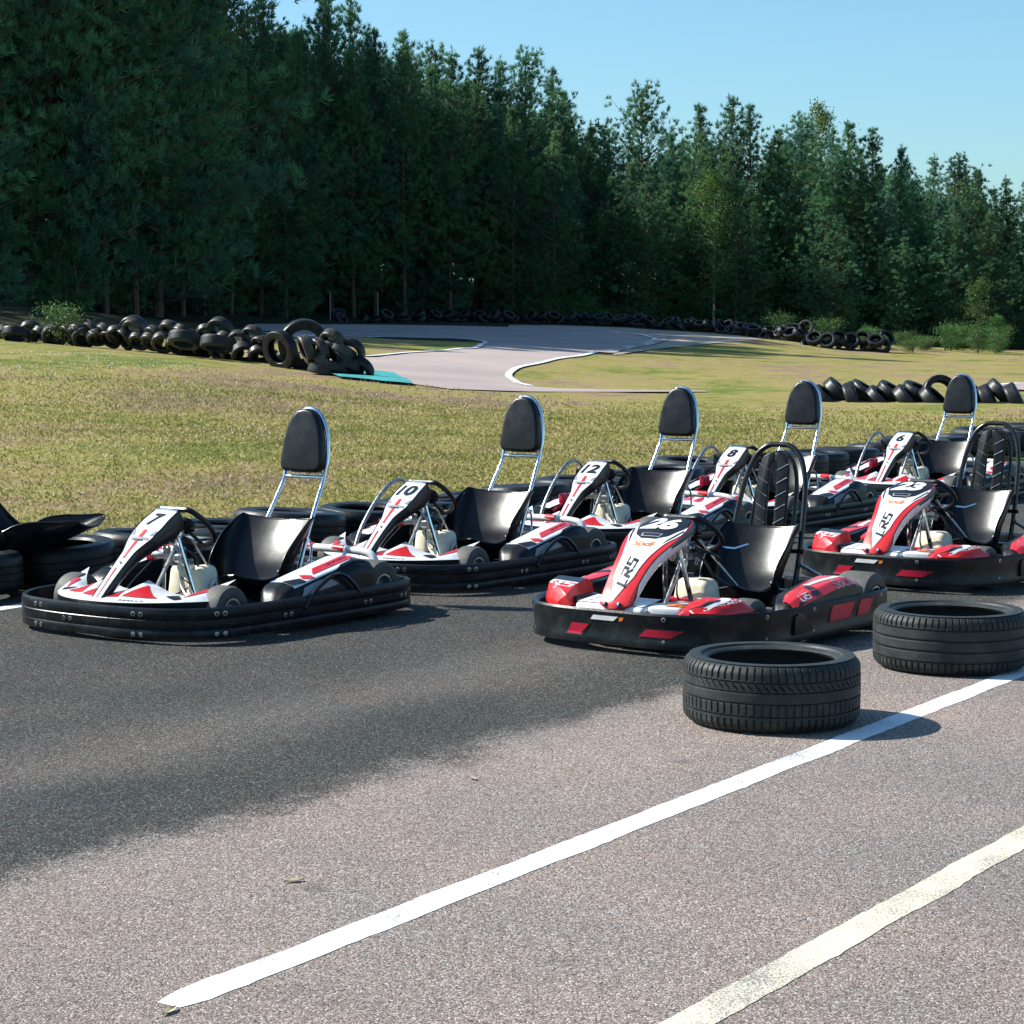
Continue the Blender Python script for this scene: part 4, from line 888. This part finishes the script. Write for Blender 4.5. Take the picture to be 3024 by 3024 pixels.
        if s > 0:
            b.poly(lambda u, v: wo(u, v), [(.0, .42), (.22, .42), (.75, .64), (.75, .69), (.0, .62)], 'white', 3); b.poly(lambda u, v: wo(u, v, k_=.005), [(.0, .50), (.12, .50), (.60, .66), (.45, .67), (.0, .60)], 'ink', 3)
            v2, tf = lrs(.13, .040); b.decal(lambda x, y: wo(.58 + x / .27, .52 + y / .30), v2, tf, 'white')
        else:
            b.poly(lambda u, v: wo(u, v, -1), [(.42, .42), (.58, .42), (.50, .80), (.34, .80)], 'white', 3); b.poly(lambda u, v: wo(u, v, -1, .005), [(.50, .42), (.75, .42), (.75, .80), (.42, .80)], 'ink', 3)
            v2, tf = lrs(.11, .055); b.decal(lambda x, y: wo(.30 + y / .27, .60 + x / .30, -1, .004), v2, tf, 'white')
        b.build('front_wing', k, sharp=40)
    # nose fairing
    fn, L, wf = nose_surface([(.945, .20), (.93, .235), (.87, .305), (.785, .39), (.685, .462), (.58, .515), (.475, .555), (.39, .58)], [.040, .080, .083, .087, .094, .106, .130, .148, .150, .132, .11], .012)
    b = MB(); nose_shell(b, fn, lambda u: lerp1([0, .1, .4, .7, 1], [.03, .05, .055, .065, .05], u), 'red', 'red', 'red')
    fd = lambda off: (lambda x, y: fn(y, x, off))
    b.poly(fd(.003), [(0, .13), (.62, .34), (.74, .52), (.80, .62), (-.80, .62), (-.74, .52), (-.62, .34)], 'white', 4)
    b.poly(fd(.003), [(-.80, .62), (.80, .62), (.99, .74), (.97, .84), (-.97, .84), (-.99, .74)], 'white', 4)
    b.poly(fd(.0045), [(-.62, .70), (-.30, .655), (.30, .655), (.62, .70), (.93, .83), (.92, .99), (-.92, .99), (-.93, .83)], 'ink', 4)
    b.poly(fd(.006), [(-.36, .675), (.36, .675), (.40, .715), (-.40, .715)], 'grey', 2); b.poly(fd(.0075), [(-.30, .683), (.30, .683), (.33, .708), (-.33, .708)], 'ink', 2)
    for s in (-1, 1): b.poly(fd(.005), [(s * .70, .60), (s * .80, .66), (s * .97, .78), (s * .93, .79), (s * .76, .68)], 'ink', 3)
    v2, tf = lrs(.15, .056, .3); b.decal(lambda x, y: fn(.37 + x / L * .95, -y / .088 + .10, .005), v2, tf, 'ink')
    v2, tf = text2d('Sodi', .085, .034, shear=.35, bold=.015); b.decal(lambda x, y: fn(.60 + y / L, x / .1, .005), v2, tf, 'orange')
    v2, tf = text2d(num, .185, .118, shear=.22, bold=.055); b.decal(lambda x, y: fn(.850 + y / L, x / .145, .0075), v2, tf, 'white')
    for s in (-1, 1):
        n0 = (fn(.08, s * .5, .1) - fn(.08, s * .5)).normalized(); b.lathe([(.013, 0), (.013, .004), (.006, .007), (0, .007)], fn(.09, s * .52, .002), n0, 'ink', 14); b.lathe([(.006, 0), (.006, .004), (0, .004)], fn(.09, s * .52, .009), n0, 'chrome', 8)
        def sf(x, y, s=s):
            q = fn(y, s); n1 = (fn(y, 0, .1) - fn(y, 0)).normalized(); return q - n1 * x * .06 + Vector((0, s * (.004 + .010 * math.sin(min(1, x) * 3.14) - .008 * x), 0))
        b.poly(sf, [(.10, .30), (.95, .12), (.95, .97), (.10, .97)], 'white', 4)
        b.poly(lambda x, y: sf(x, y) + Vector((0, s * .002, 0)), [(.12, .62), (.30, .62), (.65, .97), (.12, .97)], 'ink', 3)
        v2, tf = lrs(.085, .03); b.decal(lambda x, y: sf(.62 - y / .06, .84 + x * s * -1 / L * -1) + Vector((0, s * .003, 0)), v2, tf, 'ink')
    b.build('number_panel', k, sharp=45)
    steering(k, (.22, 0, .51), (-.62, 0, .78), .155)
    b = MB()
    for s in (-1, 1): b.tube([(.42, s * .03, .51), (.33, s * .09, .10)], .013, 'chrome', 8); b.tube([(.20, s * .03, .47), (.02, s * .16, .22)], .006, 'steel', 6)
    b.tube([(.42, .04, .5), (.36, .05, .42)], .018, 'alu', 8); b.tube([(.30, .06, .44), (.20, .12, .40), (.10, .10, .36)], .008, 'plastic', 6, 4); b.tube([(.10, .02, .43), (.05, .15, .42), (.0, .2, .44)], .006, 'chrome', 6)
    b.build('column_bracket', k)
    b = MB(); b.box((.20, .02, .185), (.17, .24, .19), 'tank', .04, seg=4, taper=(.75, .8)); b.lathe([(.03, 0), (.03, .02), (0, .022)], (.2, -.03, .28), (0, 0, 1), 'ink', 16)
    o = b.build('fuel_tank', k); b = MB()
    for q_ in ((.34, .05, .42), (.30, .08, .36), (.26, -.02, .34), (.36, -.03, .38)): b.lathe([(0, 0), (.014, 0), (.015, .03), (.007, .04), (0, .04)], q_, (.3, .5, 1), 'steel', 8)
    b.tube([(.36, .04, .44), (.30, .12, .38), (.22, .13, .30), (.12, .16, .24)], .007, 'cable', 6, 5); b.tube([(.38, -.02, .46), (.34, -.08, .36), (.30, -.10, .22)], .006, 'cable', 6, 5); b.build('control_linkage', k)
    b = MB(); b.box((.20, .02, .175), (.178, .247, .018), 'redpaint', .004); b.slab([(.14, .137, .10), (.26, .137, .10), (.23, .128, .17), (.15, .126, .18)], (0, .003, 0), 'redpaint'); b.build('tank_strap', o)
    b = MB(); b.tube([(.55, -.02, .34), (.52, -.09, .29), (.54, -.11, .20), (.50, -.03, .13), (.40, .03, .12), (.30, .05, .15)], .006, 'hose', 8, 6); b.tube([(.38, .02, .30), (.44, .05, .22), (.38, .07, .14), (.28, .07, .12)], .005, 'cable', 6, 6); b.build('fuel_hose', k)
    b = MB(); b.lathe([(.06, 0), (.075, .01), (.085, .05), (.08, .09), (.05, .11), (0, .115)], (.42, -.30, .12), (0, 0, 1), 'plastic', 24); b.box((.34, -.33, .24), (.16, .10, .05), 'red', .015, rot=.3); b.build('pedal_cover', k)
    seat_part(k, xo=.02, wide=1.05, top=.475)
    for s in (1, -1):
        b = MB()
        def pf(u, v, s=s):
            x = .40 - .72 * u; zt = lerp1([0, .05, .15, .6, .85, 1], [.17, .215, .235, .275, .285, .255], u); yo = .69; yi = lerp1([0, .2, 1], [.56, .49, .46], u)
            pts = [(yo, .07), (yo + .002, .16), (yo - .006, zt - .03), (yo - .05, zt), ((yo + yi) / 2, zt + .003), (yi + .02, zt - .004), (yi, zt - .03), (yi, .07)]
            f = v * 7; i = min(int(f), 6); a, c_ = pts[i], pts[i + 1]; t_ = f - i
            return Vector((x, s * (a[0] + (c_[0] - a[0]) * t_), a[1] + (c_[1] - a[1]) * t_))
        U = list(np.linspace(0, 1, 26)); V = list(np.linspace(0, 1, 29))
        b.grid(pf, U, V, 'plastic', flip=s > 0); b.add([pf(0, v) for v in V], [tuple(range(len(V)))], 'plastic'); b.add([pf(1, v) for v in V], [tuple(range(len(V)))], 'plastic')
        def po(u, v, s=s, k_=.003):
            q = pf(u, v); c_ = Vector((q.x, s * .58, .15)); d = (q - c_); d.x = 0; return q + d.normalized() * k_
        v0, v1 = 2 / 7, 5 / 7
        b.poly(po, [(.04, v0 + .05), (.12, v0), (.92, v0), (.99, v0 + .1), (.96, v1), (.05, v1 - .1)], 'red', 4)
        b.poly(lambda u, v: po(u, v, k_=.005), [(.45, v0 + .28), (.93, v0 + .16), (.93, v0 + .24), (.45, v0 + .34)], 'white', 3); b.poly(lambda u, v: po(u, v, k_=.005), [(.06, v0 + .02), (.2, v0 + .02), (.12, v0 + .07)], 'ink', 2); b.poly(lambda u, v: po(u, v, k_=.005), [(.30, v0 + .06), (.40, v0 + .04), (.44, v0 + .3), (.40, v0 + .32)], 'ink', 2)
        v2, tf = lrs(.10, .035); b.decal(lambda x, y, s=s: po(.22 + s * x / .8, v0 + .10 + y / .28, k_=.005), v2, tf, 'white')
        v2, tf = text2d('Sodi', .17, .05, shear=.3, bold=.01); b.decal(lambda x, y, s=s: po(.72 + s * x / .8, v0 + .08 + y / .28, k_=.007), v2, tf, 'grey')
        b.build('side_pod', k, sharp=45)
    # black roll hoop with slotted back plate
    b = MB(); leg = [(-.46, .22, .12), (-.52, .225, .34), (-.58, .215, .55), (-.63, .195, .71), (-.66, .15, .83), (-.675, .08, .89), (-.68, 0, .90)]
    b.tube([(x, y * .93, z) for x, y, z in leg + [(x, -y, z) for x, y, z in reversed(leg[:-1])]], .0145, 'blacktube', 12, 6)
    il = [(-.54, .13, .38), (-.59, .125, .55), (-.63, .115, .69), (-.65, .09, .79), (-.66, .045, .845), (-.665, 0, .855)]
    b.tube([(x - .03, y, z) for x, y, z in il + [(x, -y, z) for x, y, z in reversed(il[:-1])]], .0115, 'blacktube', 10, 6)
    for s in (-1, 1): b.tube([(-.47, s * .24, .30), (-.62, s * .30, .22), (-.75, s * .30, .16)], .012, 'steel', 8)
    b.tube([(-.52, -.24, .36), (-.52, .24, .36)], .012, 'blacktube', 8); b.build('roll_hoop', k)
    d = Vector((-.07, 0, .45)).normalized(); base = Vector((-.575, 0, .415)); nrm = Vector((d.z, 0, -d.x)); b = MB()
    def pl(y, s_, o=0): return base + d * s_ + Vector((0, y, 0)) + nrm * o
    out = [(0, .0), (.055, .004), (.085, .03), (.094, .08), (.096, .25), (.090, .37), (.068, .425), (.036, .445), (0, .45)]
    inn = [(0, .05), (.018, .055), (.024, .08), (.024, .37), (.018, .395), (0, .40)]
    for s in (1, -1):
        ring = [(s * y, q) for y, q in out] + [(s * y, q) for y, q in reversed(inn)]
        b.slab([pl(y, q) for y, q in ring], nrm * .022, 'plastic', .005, 2)
        for j in range(5):
            q0 = .075 + j * .07; b.tube([pl(s * .026, q0, .024), pl(s * .088, q0 + .034, .024)], .0022, 'steel', 5)  # thin bright rods drawn as the sunlit edges of the plate's slanted ridges
    b.build('back_plate', k, sharp=50)
    return k
def rz_for(th): return math.atan2(-math.cos(th), -math.sin(th))
KS = 0.943
ka = [('7', (-1.44, 10.60), False, 34, 'white and black kart number 7 with chromed headrest frame, first of the back row'),
      ('10', (-.323, 12.36), True, 35, 'white and black kart number 10 between karts 7 and 12'),
      ('12', (.755, 14.15), True, 34, 'white and black kart number 12 behind red kart 26'),
      ('8', (1.82, 15.78), True, 34, 'white and black kart number 8 half hidden by a black roll hoop'),
      ('6', (3.39, 17.78), True, 36, 'white and black kart number 6 behind red kart 23')]
for num, q, hoop, th, lab in ka:
    o = kart_A(num, hoop, (q[0], q[1], .008), rz_for(R(th))); o.scale = (KS,) * 3; tag(o, lab, 'go-kart', 'white and black karts lined up along the grass')
for num, q, th, lab in (('26', (.95, 10.13), 36, 'red and white kart number 26 with black roll hoop'), ('23', (2.49, 12.37), 38, 'red and white kart number 23 at the right edge')):
    o = kart_B(num, (q[0], q[1], .008), rz_for(R(th))); o.scale = (.918, .918, .935); tag(o, lab, 'go-kart', 'red and white karts in the front row')

# spare seat lying on the tyres
e = empty('spare_kart_seat', (-2.42, 11.45, .22), 0)
fnS = seat_part(e); sp_ = [o for o in e.children][0]; sp_.name = 'seat_shell'
e.rotation_euler = (R(0), R(-38), R(172)); e.location = (-3.0, 11.7, .31); e.scale = (1.02,) * 3
tag(e, 'black moulded kart seat lying on the tyres at the left edge', 'seat')

# ------------------------------------------------------------------ vegetation
def npmesh(name, V, tris, mat, smooth=False):
    me = bpy.data.meshes.new(name); V = np.asarray(V, np.float32).reshape(-1, 3); T = np.asarray(tris, np.int32).reshape(-1, 3)
    me.vertices.add(len(V)); me.vertices.foreach_set('co', V.ravel()); me.loops.add(T.size); me.loops.foreach_set('vertex_index', T.ravel())
    me.polygons.add(len(T)); me.polygons.foreach_set('loop_start', np.arange(0, T.size, 3, dtype=np.int32)); me.polygons.foreach_set('loop_total', np.full(len(T), 3, np.int32))
    me.update(); me.materials.append(M[mat]); return me
def unit(a): return a / (np.linalg.norm(a, axis=-1, keepdims=True) + 1e-9)
def blades(P, Dr, nb, Lm, wd, spread, r):
    n = len(P); P = np.repeat(P, nb, 0); Dr = np.repeat(Dr, nb, 0)
    d = unit(Dr + r.normal(0, spread, (n * nb, 3))); L = Lm * r.uniform(.6, 1.25, (n * nb, 1)); s = unit(np.cross(d, r.normal(0, 1, (n * nb, 3)))) * (wd * r.uniform(.6, 1.3, (n * nb, 1)))
    a = P - d * L * .15; mid = P + d * L * .5; V = np.stack([a, mid + s, P + d * L, mid - s], 1).reshape(-1, 3)
    k = np.arange(n * nb) * 4; T = np.concatenate([np.stack([k, k + 1, k + 2], 1), np.stack([k, k + 2, k + 3], 1)]); return V, T
def pine(H, seed, base=.2, rmax=1.7, dens=1.0, shape=.8):
    r = np.random.default_rng(seed); tb = MB(); lean = r.uniform(-.02, .02, 2) * H
    tp = [(lean[0] * (q ** 2) + .05 * math.sin(q * 7 + seed), lean[1] * q ** 2, H * q) for q in np.linspace(0, .985, 10)]
    tb.tube(tp, .0075 * H + .02, 'bark', 7, 0, r2=.02); P = []; Dv = []
    z = base * H; 
    def cx(zz): q = zz / H; return np.array([lean[0] * q ** 2 + .05 * math.sin(q * 7 + seed), lean[1] * q ** 2, zz])
    zs = 1.0
    while zs < z:   # dead snags below the crown
        a = r.uniform(0, 6.28); L = r.uniform(.3, 1.0); c = cx(zs); tb.tube([c, c + np.array([math.cos(a) * L, math.sin(a) * L, r.uniform(-.2, .1)])], .013, 'bark', 3, r2=.004); zs += r.uniform(.25, .6)
    while z < H * .985:
        t = (z - base * H) / (H * (1 - base)); Rr = rmax * (min(1, (1 - t) * 1.65) ** shape) * (1 if t > .12 else .65 + t * 2.9); nb = r.integers(4, 7); a0 = r.uniform(0, 6.28)
        for i in range(nb):
            if r.random() < .10: continue
            a = a0 + i * 6.283 / nb + r.uniform(-.35, .35); L = Rr * r.choice([.35, .7, .9, 1.0, 1.15, 1.35]) * r.uniform(.85, 1.1) + .12; el = .05 + .95 * t ** 1.3 + r.uniform(-.15, .15)
            hd_ = np.array([math.cos(a), math.sin(a), 0]); c = cx(z); n = max(2, int(L / .16 * dens)); pts = []
            for q in np.linspace(0, 1, 5):
                p = c + hd_ * L * q * math.cos(el) + np.array([0, 0, L * (q * math.sin(el) + .22 * q * q)]); pts.append(p)
            tb.tube(pts, .010 + .012 * L, 'bark', 3, r2=.005)
            for j in range(n):
                q = .25 + .75 * (j + r.random()) / n if L > .5 else r.random(); p = c + hd_ * L * q * math.cos(el) + np.array([0, 0, L * (q * math.sin(el) + .22 * q * q)])
                sw = L * .32 * math.sin(min(1, q * 1.1) * 2.6) + .06; off = r.normal(0, 1, 3) * np.array([sw, sw, .07]) * .6
                for _ in range(2):
                    P.append(p + off * r.uniform(.5, 1.2)); Dv.append(hd_ * .55 + np.array([0, 0, .75]) + off * .8)
            P.append(pts[-1]); Dv.append(hd_ * .35 + np.array([0, 0, 1.0]))
        z += r.uniform(.26, .42) * (1 if t < .8 else .9)
    for q in np.linspace(.93, 1.0, 6): P.append(cx(H * q)); Dv.append(np.array([0, 0, 1.4]))
    P = np.array(P); Dv = unit(np.array(Dv)); V, T = blades(P, Dv, 13, .22, .0125, .50, r)
    e = empty('pine_tree'); tr = tb.build('trunk', e); cr = bpy.data.objects.new('crown', npmesh('crown', V, T, 'needles')); C.objects.link(cr); cr.parent = e
    e['H'] = H; return e
def leafy(name, H, seed, rmax, mat, bark, base=.15, nleaf=5200, ls=.07, sh=.6, multi=1):
    r = np.random.default_rng(seed); tb = MB(); P = []; Dv = []
    for mstem in range(multi):
        ox, oy = (r.uniform(-.3, .3, 2) * (multi > 1)); Hm = H * r.uniform(.7, 1) if mstem else H
        tb.tube([(ox, oy, 0), (ox + .05, oy, Hm * .4), (ox * 1.5 + r.uniform(-.1, .1), oy * 1.5, Hm * .97)], .010 * Hm + .006, bark, 6, 4, r2=.006)
        nbr = int(26 * Hm / 6) + 8
        for i in range(nbr):
            q = base + (1 - base) * (i + r.random()) / nbr; t = (q - base) / (1 - base); a = r.uniform(0, 6.28); L = rmax * (math.sin(min(1, (t + .12) * .95) * 3.0) ** sh + .08) * r.uniform(.6, 1.15); c = np.array([ox * (1 + q * .5), oy * (1 + q * .5), Hm * q]); hd_ = np.array([math.cos(a), math.sin(a), .7 + .5 * t])
            tb.tube([c, c + hd_ * L * .5 + np.array([0, 0, .03]), c + hd_ * L], .006 + .008 * L, bark, 3, r2=.003)
            n = int(nleaf / nbr / multi); tt = r.uniform(.2, 1.05, (n, 1)); P.append(c + hd_ * L * tt + r.normal(0, 1, (n, 3)) * (.07 + .16 * L)); Dv.append(r.normal(0, 1, (n, 3)) + np.array([0, 0, -.3]))
    P = np.concatenate(P); Dv = unit(np.concatenate(Dv)); V, T = blades(P, Dv, 1, ls * 1.6, ls * .5, .3, r)
    e = empty(name); tb.build('trunk' if bark != 'bark' or H > 3 else 'stem', e); cr = bpy.data.objects.new('crown' if H > 3 else 'foliage', npmesh('crown', V, T, mat)); C.objects.link(cr); cr.parent = e; e['H'] = H; return e
PV = [pine(11, 1, .10, 2.1, 1.0, .95), pine(11, 2, .18, 1.9, 1.0, .85), pine(11, 3, .08, 1.6, 1.0, 1.1), pine(11, 4, .28, 2.1, 1.0, .6), pine(9, 5, .03, 1.8, 1.0, 1.0), pine(9, 6, .04, 1.5, 1.0, 1.1), pine(11, 7, .36, 1.8, 1.0, .7), pine(10, 8, .07, 2.0, 1.0, 1.0)]
BI = leafy('birch_tree', 11, 8, 1.5, 'leaves', 'birchbark', .25, 7500, .075)
SA = leafy('birch_sapling', 3.2, 9, .62, 'bushleaf', 'bark', .03, 2600, .05)
BU = leafy('bush', 1.1, 10, .55, 'bushleaf', 'bark', .05, 1500, .045, multi=4)
PS = pine(2.4, 12, .02, .6, 1.2, .8)
usedp = set()
def place(proto, x, y, H, label, group, rz=None, catg='tree', dz=0):
    if proto.name in usedp: o = copy_tree(proto)
    else: o = proto
    usedp.add(proto.name); s = H / proto['H']; w_ = s ** .6 if abs(s - 1) < .6 else s
    o.location = (x, y, tz1(x, y) - .05 + dz); o.rotation_euler = (0, 0, rr.uniform(0, 6.28) if rz is None else rz); o.scale = (w_, w_, s); tag(o, label, catg, group); return o
rr = random.Random(33); occ = []
def free(x, y, d): return all((x - a) ** 2 + (y - b) ** 2 > d * d for a, b in occ)
def Dtree(dx):   # depth of the forest edge along the picture (display x)
    return float(np.interp(dx, [-700, -200, 0, 300, 450, 600, 900, 1200, 1500, 1932, 2400], [58, 64, 69, 78, 91, 99, 104, 104, 104, 104, 102]))
tops = [(372, -15, 3), (470, 12, 2), (505, 45, 5), (541, 62, 5), (612, -8, 7), (662, -12, 0), (702, 62, 0), (762, 88, 7), (826, 98, 3), (906, 93, 1), (948, 108, 2), (988, 108, 3), (1040, 132, 0), (1062, 178, 4), (1110, 245, 4), (1137, 240, 3), (1208, 170, 3), (1268, 258, 4), (1322, 198, 7), (1376, 184, 1), (1414, 200, 0), (1465, 250, 4), (1500, 228, 3), (1562, 245, 0), (1600, 230, 7), (1645, 243, 0), (1692, 275, 5), (1752, 292, 2), (1806, 302, 3), (1842, 325, 4), (1895, 332, 2), (1935, 330, 0), (335, -60, 1), (290, -260, 0), (430, 60, 2), (575, 70, 4)]
names = {0: 'broad', 1: 'tall', 2: 'slender', 3: 'flat-topped', 4: 'young bushy', 5: 'narrow young', 6: 'bare-stemmed', 7: 'pointed'}
NT = 0
def pine_at(dx, dy, D, v, lab, grp):
    global NT
    px = dx * DS; x = (px - 1512) / F * D; g0 = tz1(x, D); top = at(px, dy * DS, D).z; H = top - g0
    if H < 2: return
    place(PV[v], x, D, H, lab, grp); occ.append((x, D)); NT += 1
for dx, dy, v in tops:
    big = dx < 1080
    pine_at(dx, dy, Dtree(dx) + rr.uniform(3, 8), v, f"{names[v]} pine whose top breaks the skyline " + ('above the far bend' if 600 < dx < 1080 else 'on the dark left side' if big else 'on the lit right side'), f"{names[v]} skyline pines " + ('above the far bend' if 600 < dx < 1080 else 'on the left' if big else 'on the right'))
# birch accents
for dx, dy, D, lab in ((388, -5, 86, 'pale birch crown catching sun beside the dark left pines'), (1541, 212, 112, 'pale birch top rising above the right-hand pines'), (1345, 330, 103, 'light green birch among the right-hand pines')):
    px = dx * DS; x = (px - 1512) / F * D; place(BI, x, D, at(px, dy * DS, D).z - tz1(x, D), lab, None)
# front edge: lower trees
dx = -80
while dx < 2010:
    D = Dtree(dx) + rr.uniform(-1.5, 2.0); sk = float(np.interp(dx, [0, 350, 600, 900, 1080, 1110, 1400, 1932], [-60, -20, 20, 120, 190, 260, 215, 335])); lit = dx > 900
    dy = sk + (rr.uniform(40, 190) if lit else rr.uniform(-40, 120) if dx > 340 else rr.uniform(-420, -160))
    x = (dx * DS - 1512) / F * D
    if free(x, D, .9): pine_at(dx, dy, D, rr.choice([4, 5, 7, 2, 0] if lit else [0, 7, 2, 4, 1]), 'pine in the front rank of the ' + ('sunlit right-hand' if lit else 'shaded left-hand') + ' forest edge', 'front pines of the ' + ('right-hand' if lit else 'left-hand') + ' forest edge')
    dx += rr.uniform(26, 40) if lit else rr.uniform(34, 56)
# depth of the forest
tries = 0
while NT < 280 and tries < 4000:
    tries += 1; dx = rr.uniform(-620, 2100); D = Dtree(dx) + rr.uniform(3, 34) * (1 if dx > 600 else 1.15); x = (dx * DS - 1512) / F * D  # the range left of the picture adds unseen pines that shade the forest
    if not free(x, D, 1.35 + (D - Dtree(dx)) * .02): continue
    sk = float(np.interp(dx, [-600, 0, 350, 600, 900, 1080, 1110, 1400, 1932], [-250, -120, 10, 60, 140, 205, 275, 245, 350]))
    pine_at(dx, sk + rr.uniform(5, 70) - (350 if dx < 320 else 0), D, rr.choice([0, 1, 2, 3, 7, 6]), 'dark pine standing deeper in the ' + ('right-hand' if dx > 900 else 'left-hand') + ' forest', 'pines deeper in the ' + ('right-hand' if dx > 900 else 'left-hand') + ' forest')
for i in range(34):  # extra pines off the left side, added to block sun from the forest
    x = rr.uniform(-52, -17); y = rr.uniform(67, 95)
    if free(x, y, 1.8): place(PV[rr.choice([0, 1, 2, 3])], x, y, rr.uniform(15, 19), 'dark pine standing deeper in the left-hand forest', 'pines deeper in the left-hand forest'); occ.append((x, y)); NT += 1
# saplings, bushes
rr = random.Random(4)
for dx, by, h, pr, lab, grp in ((1850, 667, 2.9, SA, 'bright green birch sapling at the forest edge far right', None), (1885, 665, 1.5, SA, 'small sapling right of the bright green one', None), (1225, 612, 1.1, PS, 'small bright pine sapling behind the far tyre wall', None), (1470, 640, .9, BU, 'leafy bush between the two far tyre heaps', None), (1560, 650, .9, BU, 'leafy bush just left of the separate far tyre heap', None)):
    h0 = hd(dx, by); place(pr, h0.x, h0.y + .5, h, lab, grp, catg='sapling' if pr is not BU else 'bush')
h0 = at(115 * DS, 640 * DS, 46.2); place(BU, h0.x, h0.y, .75, 'small sunlit bush growing out of the tyre wall on the mound', None, catg='bush')
for i in range(26):
    dx = rr.uniform(1640, 1940); h0 = hd(dx, 668 - rr.uniform(0, 6)); place(BU, h0.x, h0.y + rr.uniform(.5, 4), rr.uniform(.35, .95), 'low bush in the scrub along the right-hand forest edge', 'bushes along the right-hand forest edge', catg='bush')
for i in range(44):
    dx = rr.uniform(-60, 880); D = Dtree(dx) + rr.uniform(-1, 7); x = (dx * DS - 1512) / F * D; place(PS, x, D, rr.uniform(1.2, 3.4), 'young pine in the deep shade between the left-hand trunks', 'young pines between the left-hand trunks', catg='tree')
for i in range(22):
    dx = rr.uniform(880, 1560); D = Dtree(dx) - rr.uniform(0, 2); x = (dx * DS - 1512) / F * D; place(rr.choice([PS, BU]), x, D, rr.uniform(.5, 1.5), 'young undergrowth plant between the trunks behind the far tyre wall', 'young plants behind the far tyre wall', catg='plant')
# thin posts by the dark forest
b = MB(); b.tube([(0, 0, 0), (0, 0, 1.25)], .022, 'postm', 8); b.lathe([(.03, 0), (.03, .02), (0, .03)], (0, 0, 1.25), (0, 0, 1), 'postm', 8); b.box((0, -.02, .95), (.02, .03, .05), 'postm', .004); post = b.build('fence_post')
for i, (px, py) in enumerate(((841, 893), (975, 900), (1116, 908))):
    o = post if i == 0 else post.copy()
    if i: C.objects.link(o)
    q = hit(px, py + 25); o.location = (q.x, q.y, tz1(q.x, q.y)); tag(o, ['thin metal post, left one of three before the dark forest', 'thin metal post, middle one of three before the dark forest', 'thin metal post, right one of three before the dark forest'][i], 'post', 'thin posts before the dark forest')
for i, (px, py, a, lab, col) in enumerate(((868, 2609, .4, 'small pale leaf lying on the light asphalt', 'straw'), (500, 2996, 1.2, 'yellowed leaf at the blunt end of the white line', 'straw'), (1395, 2305, 2.0, 'dry curled leaf on the dark asphalt edge', 'deadwood'))):
    q = gp(px, py); b = MB(); n_ = 9; L_ = .028
    b.grid(lambda u, v: (L_ * (u - .5) * 2, .011 * math.sin(math.pi * min(.98, max(.02, u))) * v, .002 + .004 * abs(v) + .002 * u), list(np.linspace(0, 1, n_)), [-1, -.5, 0, .5, 1], col)
    o = b.build('fallen_leaf'); o.location = (q.x, q.y, .004); o.rotation_euler = (0, 0, a); tag(o, lab, 'leaf')
# grass blades and clover
n = 112000; r = np.random.default_rng(5)
Y = 13 + (r.random(n * 2) ** 1.2) * 27; X = np.clip(r.normal(0, 1, n * 2) * .42, -1.6, 1.6) * .475 * Y
ok = (Y - 1.54 * X > 16.9) & (r.random(n * 2) < np.clip((41 - Y) / 14, 0, 1)) ; X, Y = X[ok][:n], Y[ok][:n]
Z = tz(X, Y) - .012; P = np.stack([X, Y, Z], 1); sc = (.6 + Y / 40)
V, T = blades(P, np.tile([0, 0, 1.0], (len(P), 1)), 1, 1.0, 1.0, .55, r)
V = V.reshape(-1, 4, 3); c0 = P[:, None, :]; V = c0 + (V - c0) * (np.array([.05, .05, .030])[None, None, :] * sc[:, None, None]); w0 = (V[:, 1] - V[:, 3]) * .42; V[:, 1] -= w0; V[:, 3] += w0
o = bpy.data.objects.new('grass', npmesh('grass', V, T, 'blade')); C.objects.link(o); tag(o, 'short dry grass covering the mound and verge', 'grass', kind='stuff')
fl = []; fr = random.Random(6)
for (cx, cy, sx_, sy_, k) in ((40, 700, 120, 12, 50), (160, 690, 120, 10, 45), (300, 690, 90, 14, 25), (420, 815, 110, 26, 22), (100, 670, 120, 6, 60), (520, 660, 60, 6, 14), (900, 800, 300, 60, 12), (250, 850, 250, 60, 12)):
    for _ in range(k):
        q = hd(cx + fr.gauss(0, sx_ * .5), cy + fr.gauss(0, sy_ * .5)); fl.append((q.x, q.y, tz1(q.x, q.y) + .02, (.007 + .00015 * q.y)))
b = MB()
for x, y, z, s in fl:
    b.add([(x - s, y, z), (x + s, y, z), (x, y - s, z), (x, y + s, z), (x, y, z + s), (x, y, z - s)], [(0, 2, 4), (2, 1, 4), (1, 3, 4), (3, 0, 4), (2, 0, 5), (1, 2, 5), (3, 1, 5), (0, 3, 5)], 'flower')
tag(b.build('clover_flowers'), 'white clover flowers scattered in the grass', 'flowers', kind='stuff')
# dry stalks at the foot of the wall
b = MB(); fr = random.Random(2)
for _ in range(160):
    q = hd(fr.gauss(462, 20), fr.gauss(669, 2.5)); z = tz1(q.x, q.y); a = fr.uniform(0, 6.28); L = fr.uniform(.1, .3); b.tube([(q.x, q.y, z), (q.x + math.cos(a) * L, q.y + math.sin(a) * L, z + fr.uniform(0, .08))], .008, 'straw', 3)
tag(b.build('dry_straw'), 'loose dry stalks at the foot of the tyre wall', 'straw', kind='stuff')
for o in (T0, T1, T2, T3): pass
print('TREES', NT, 'OBJ', len(bpy.data.objects))
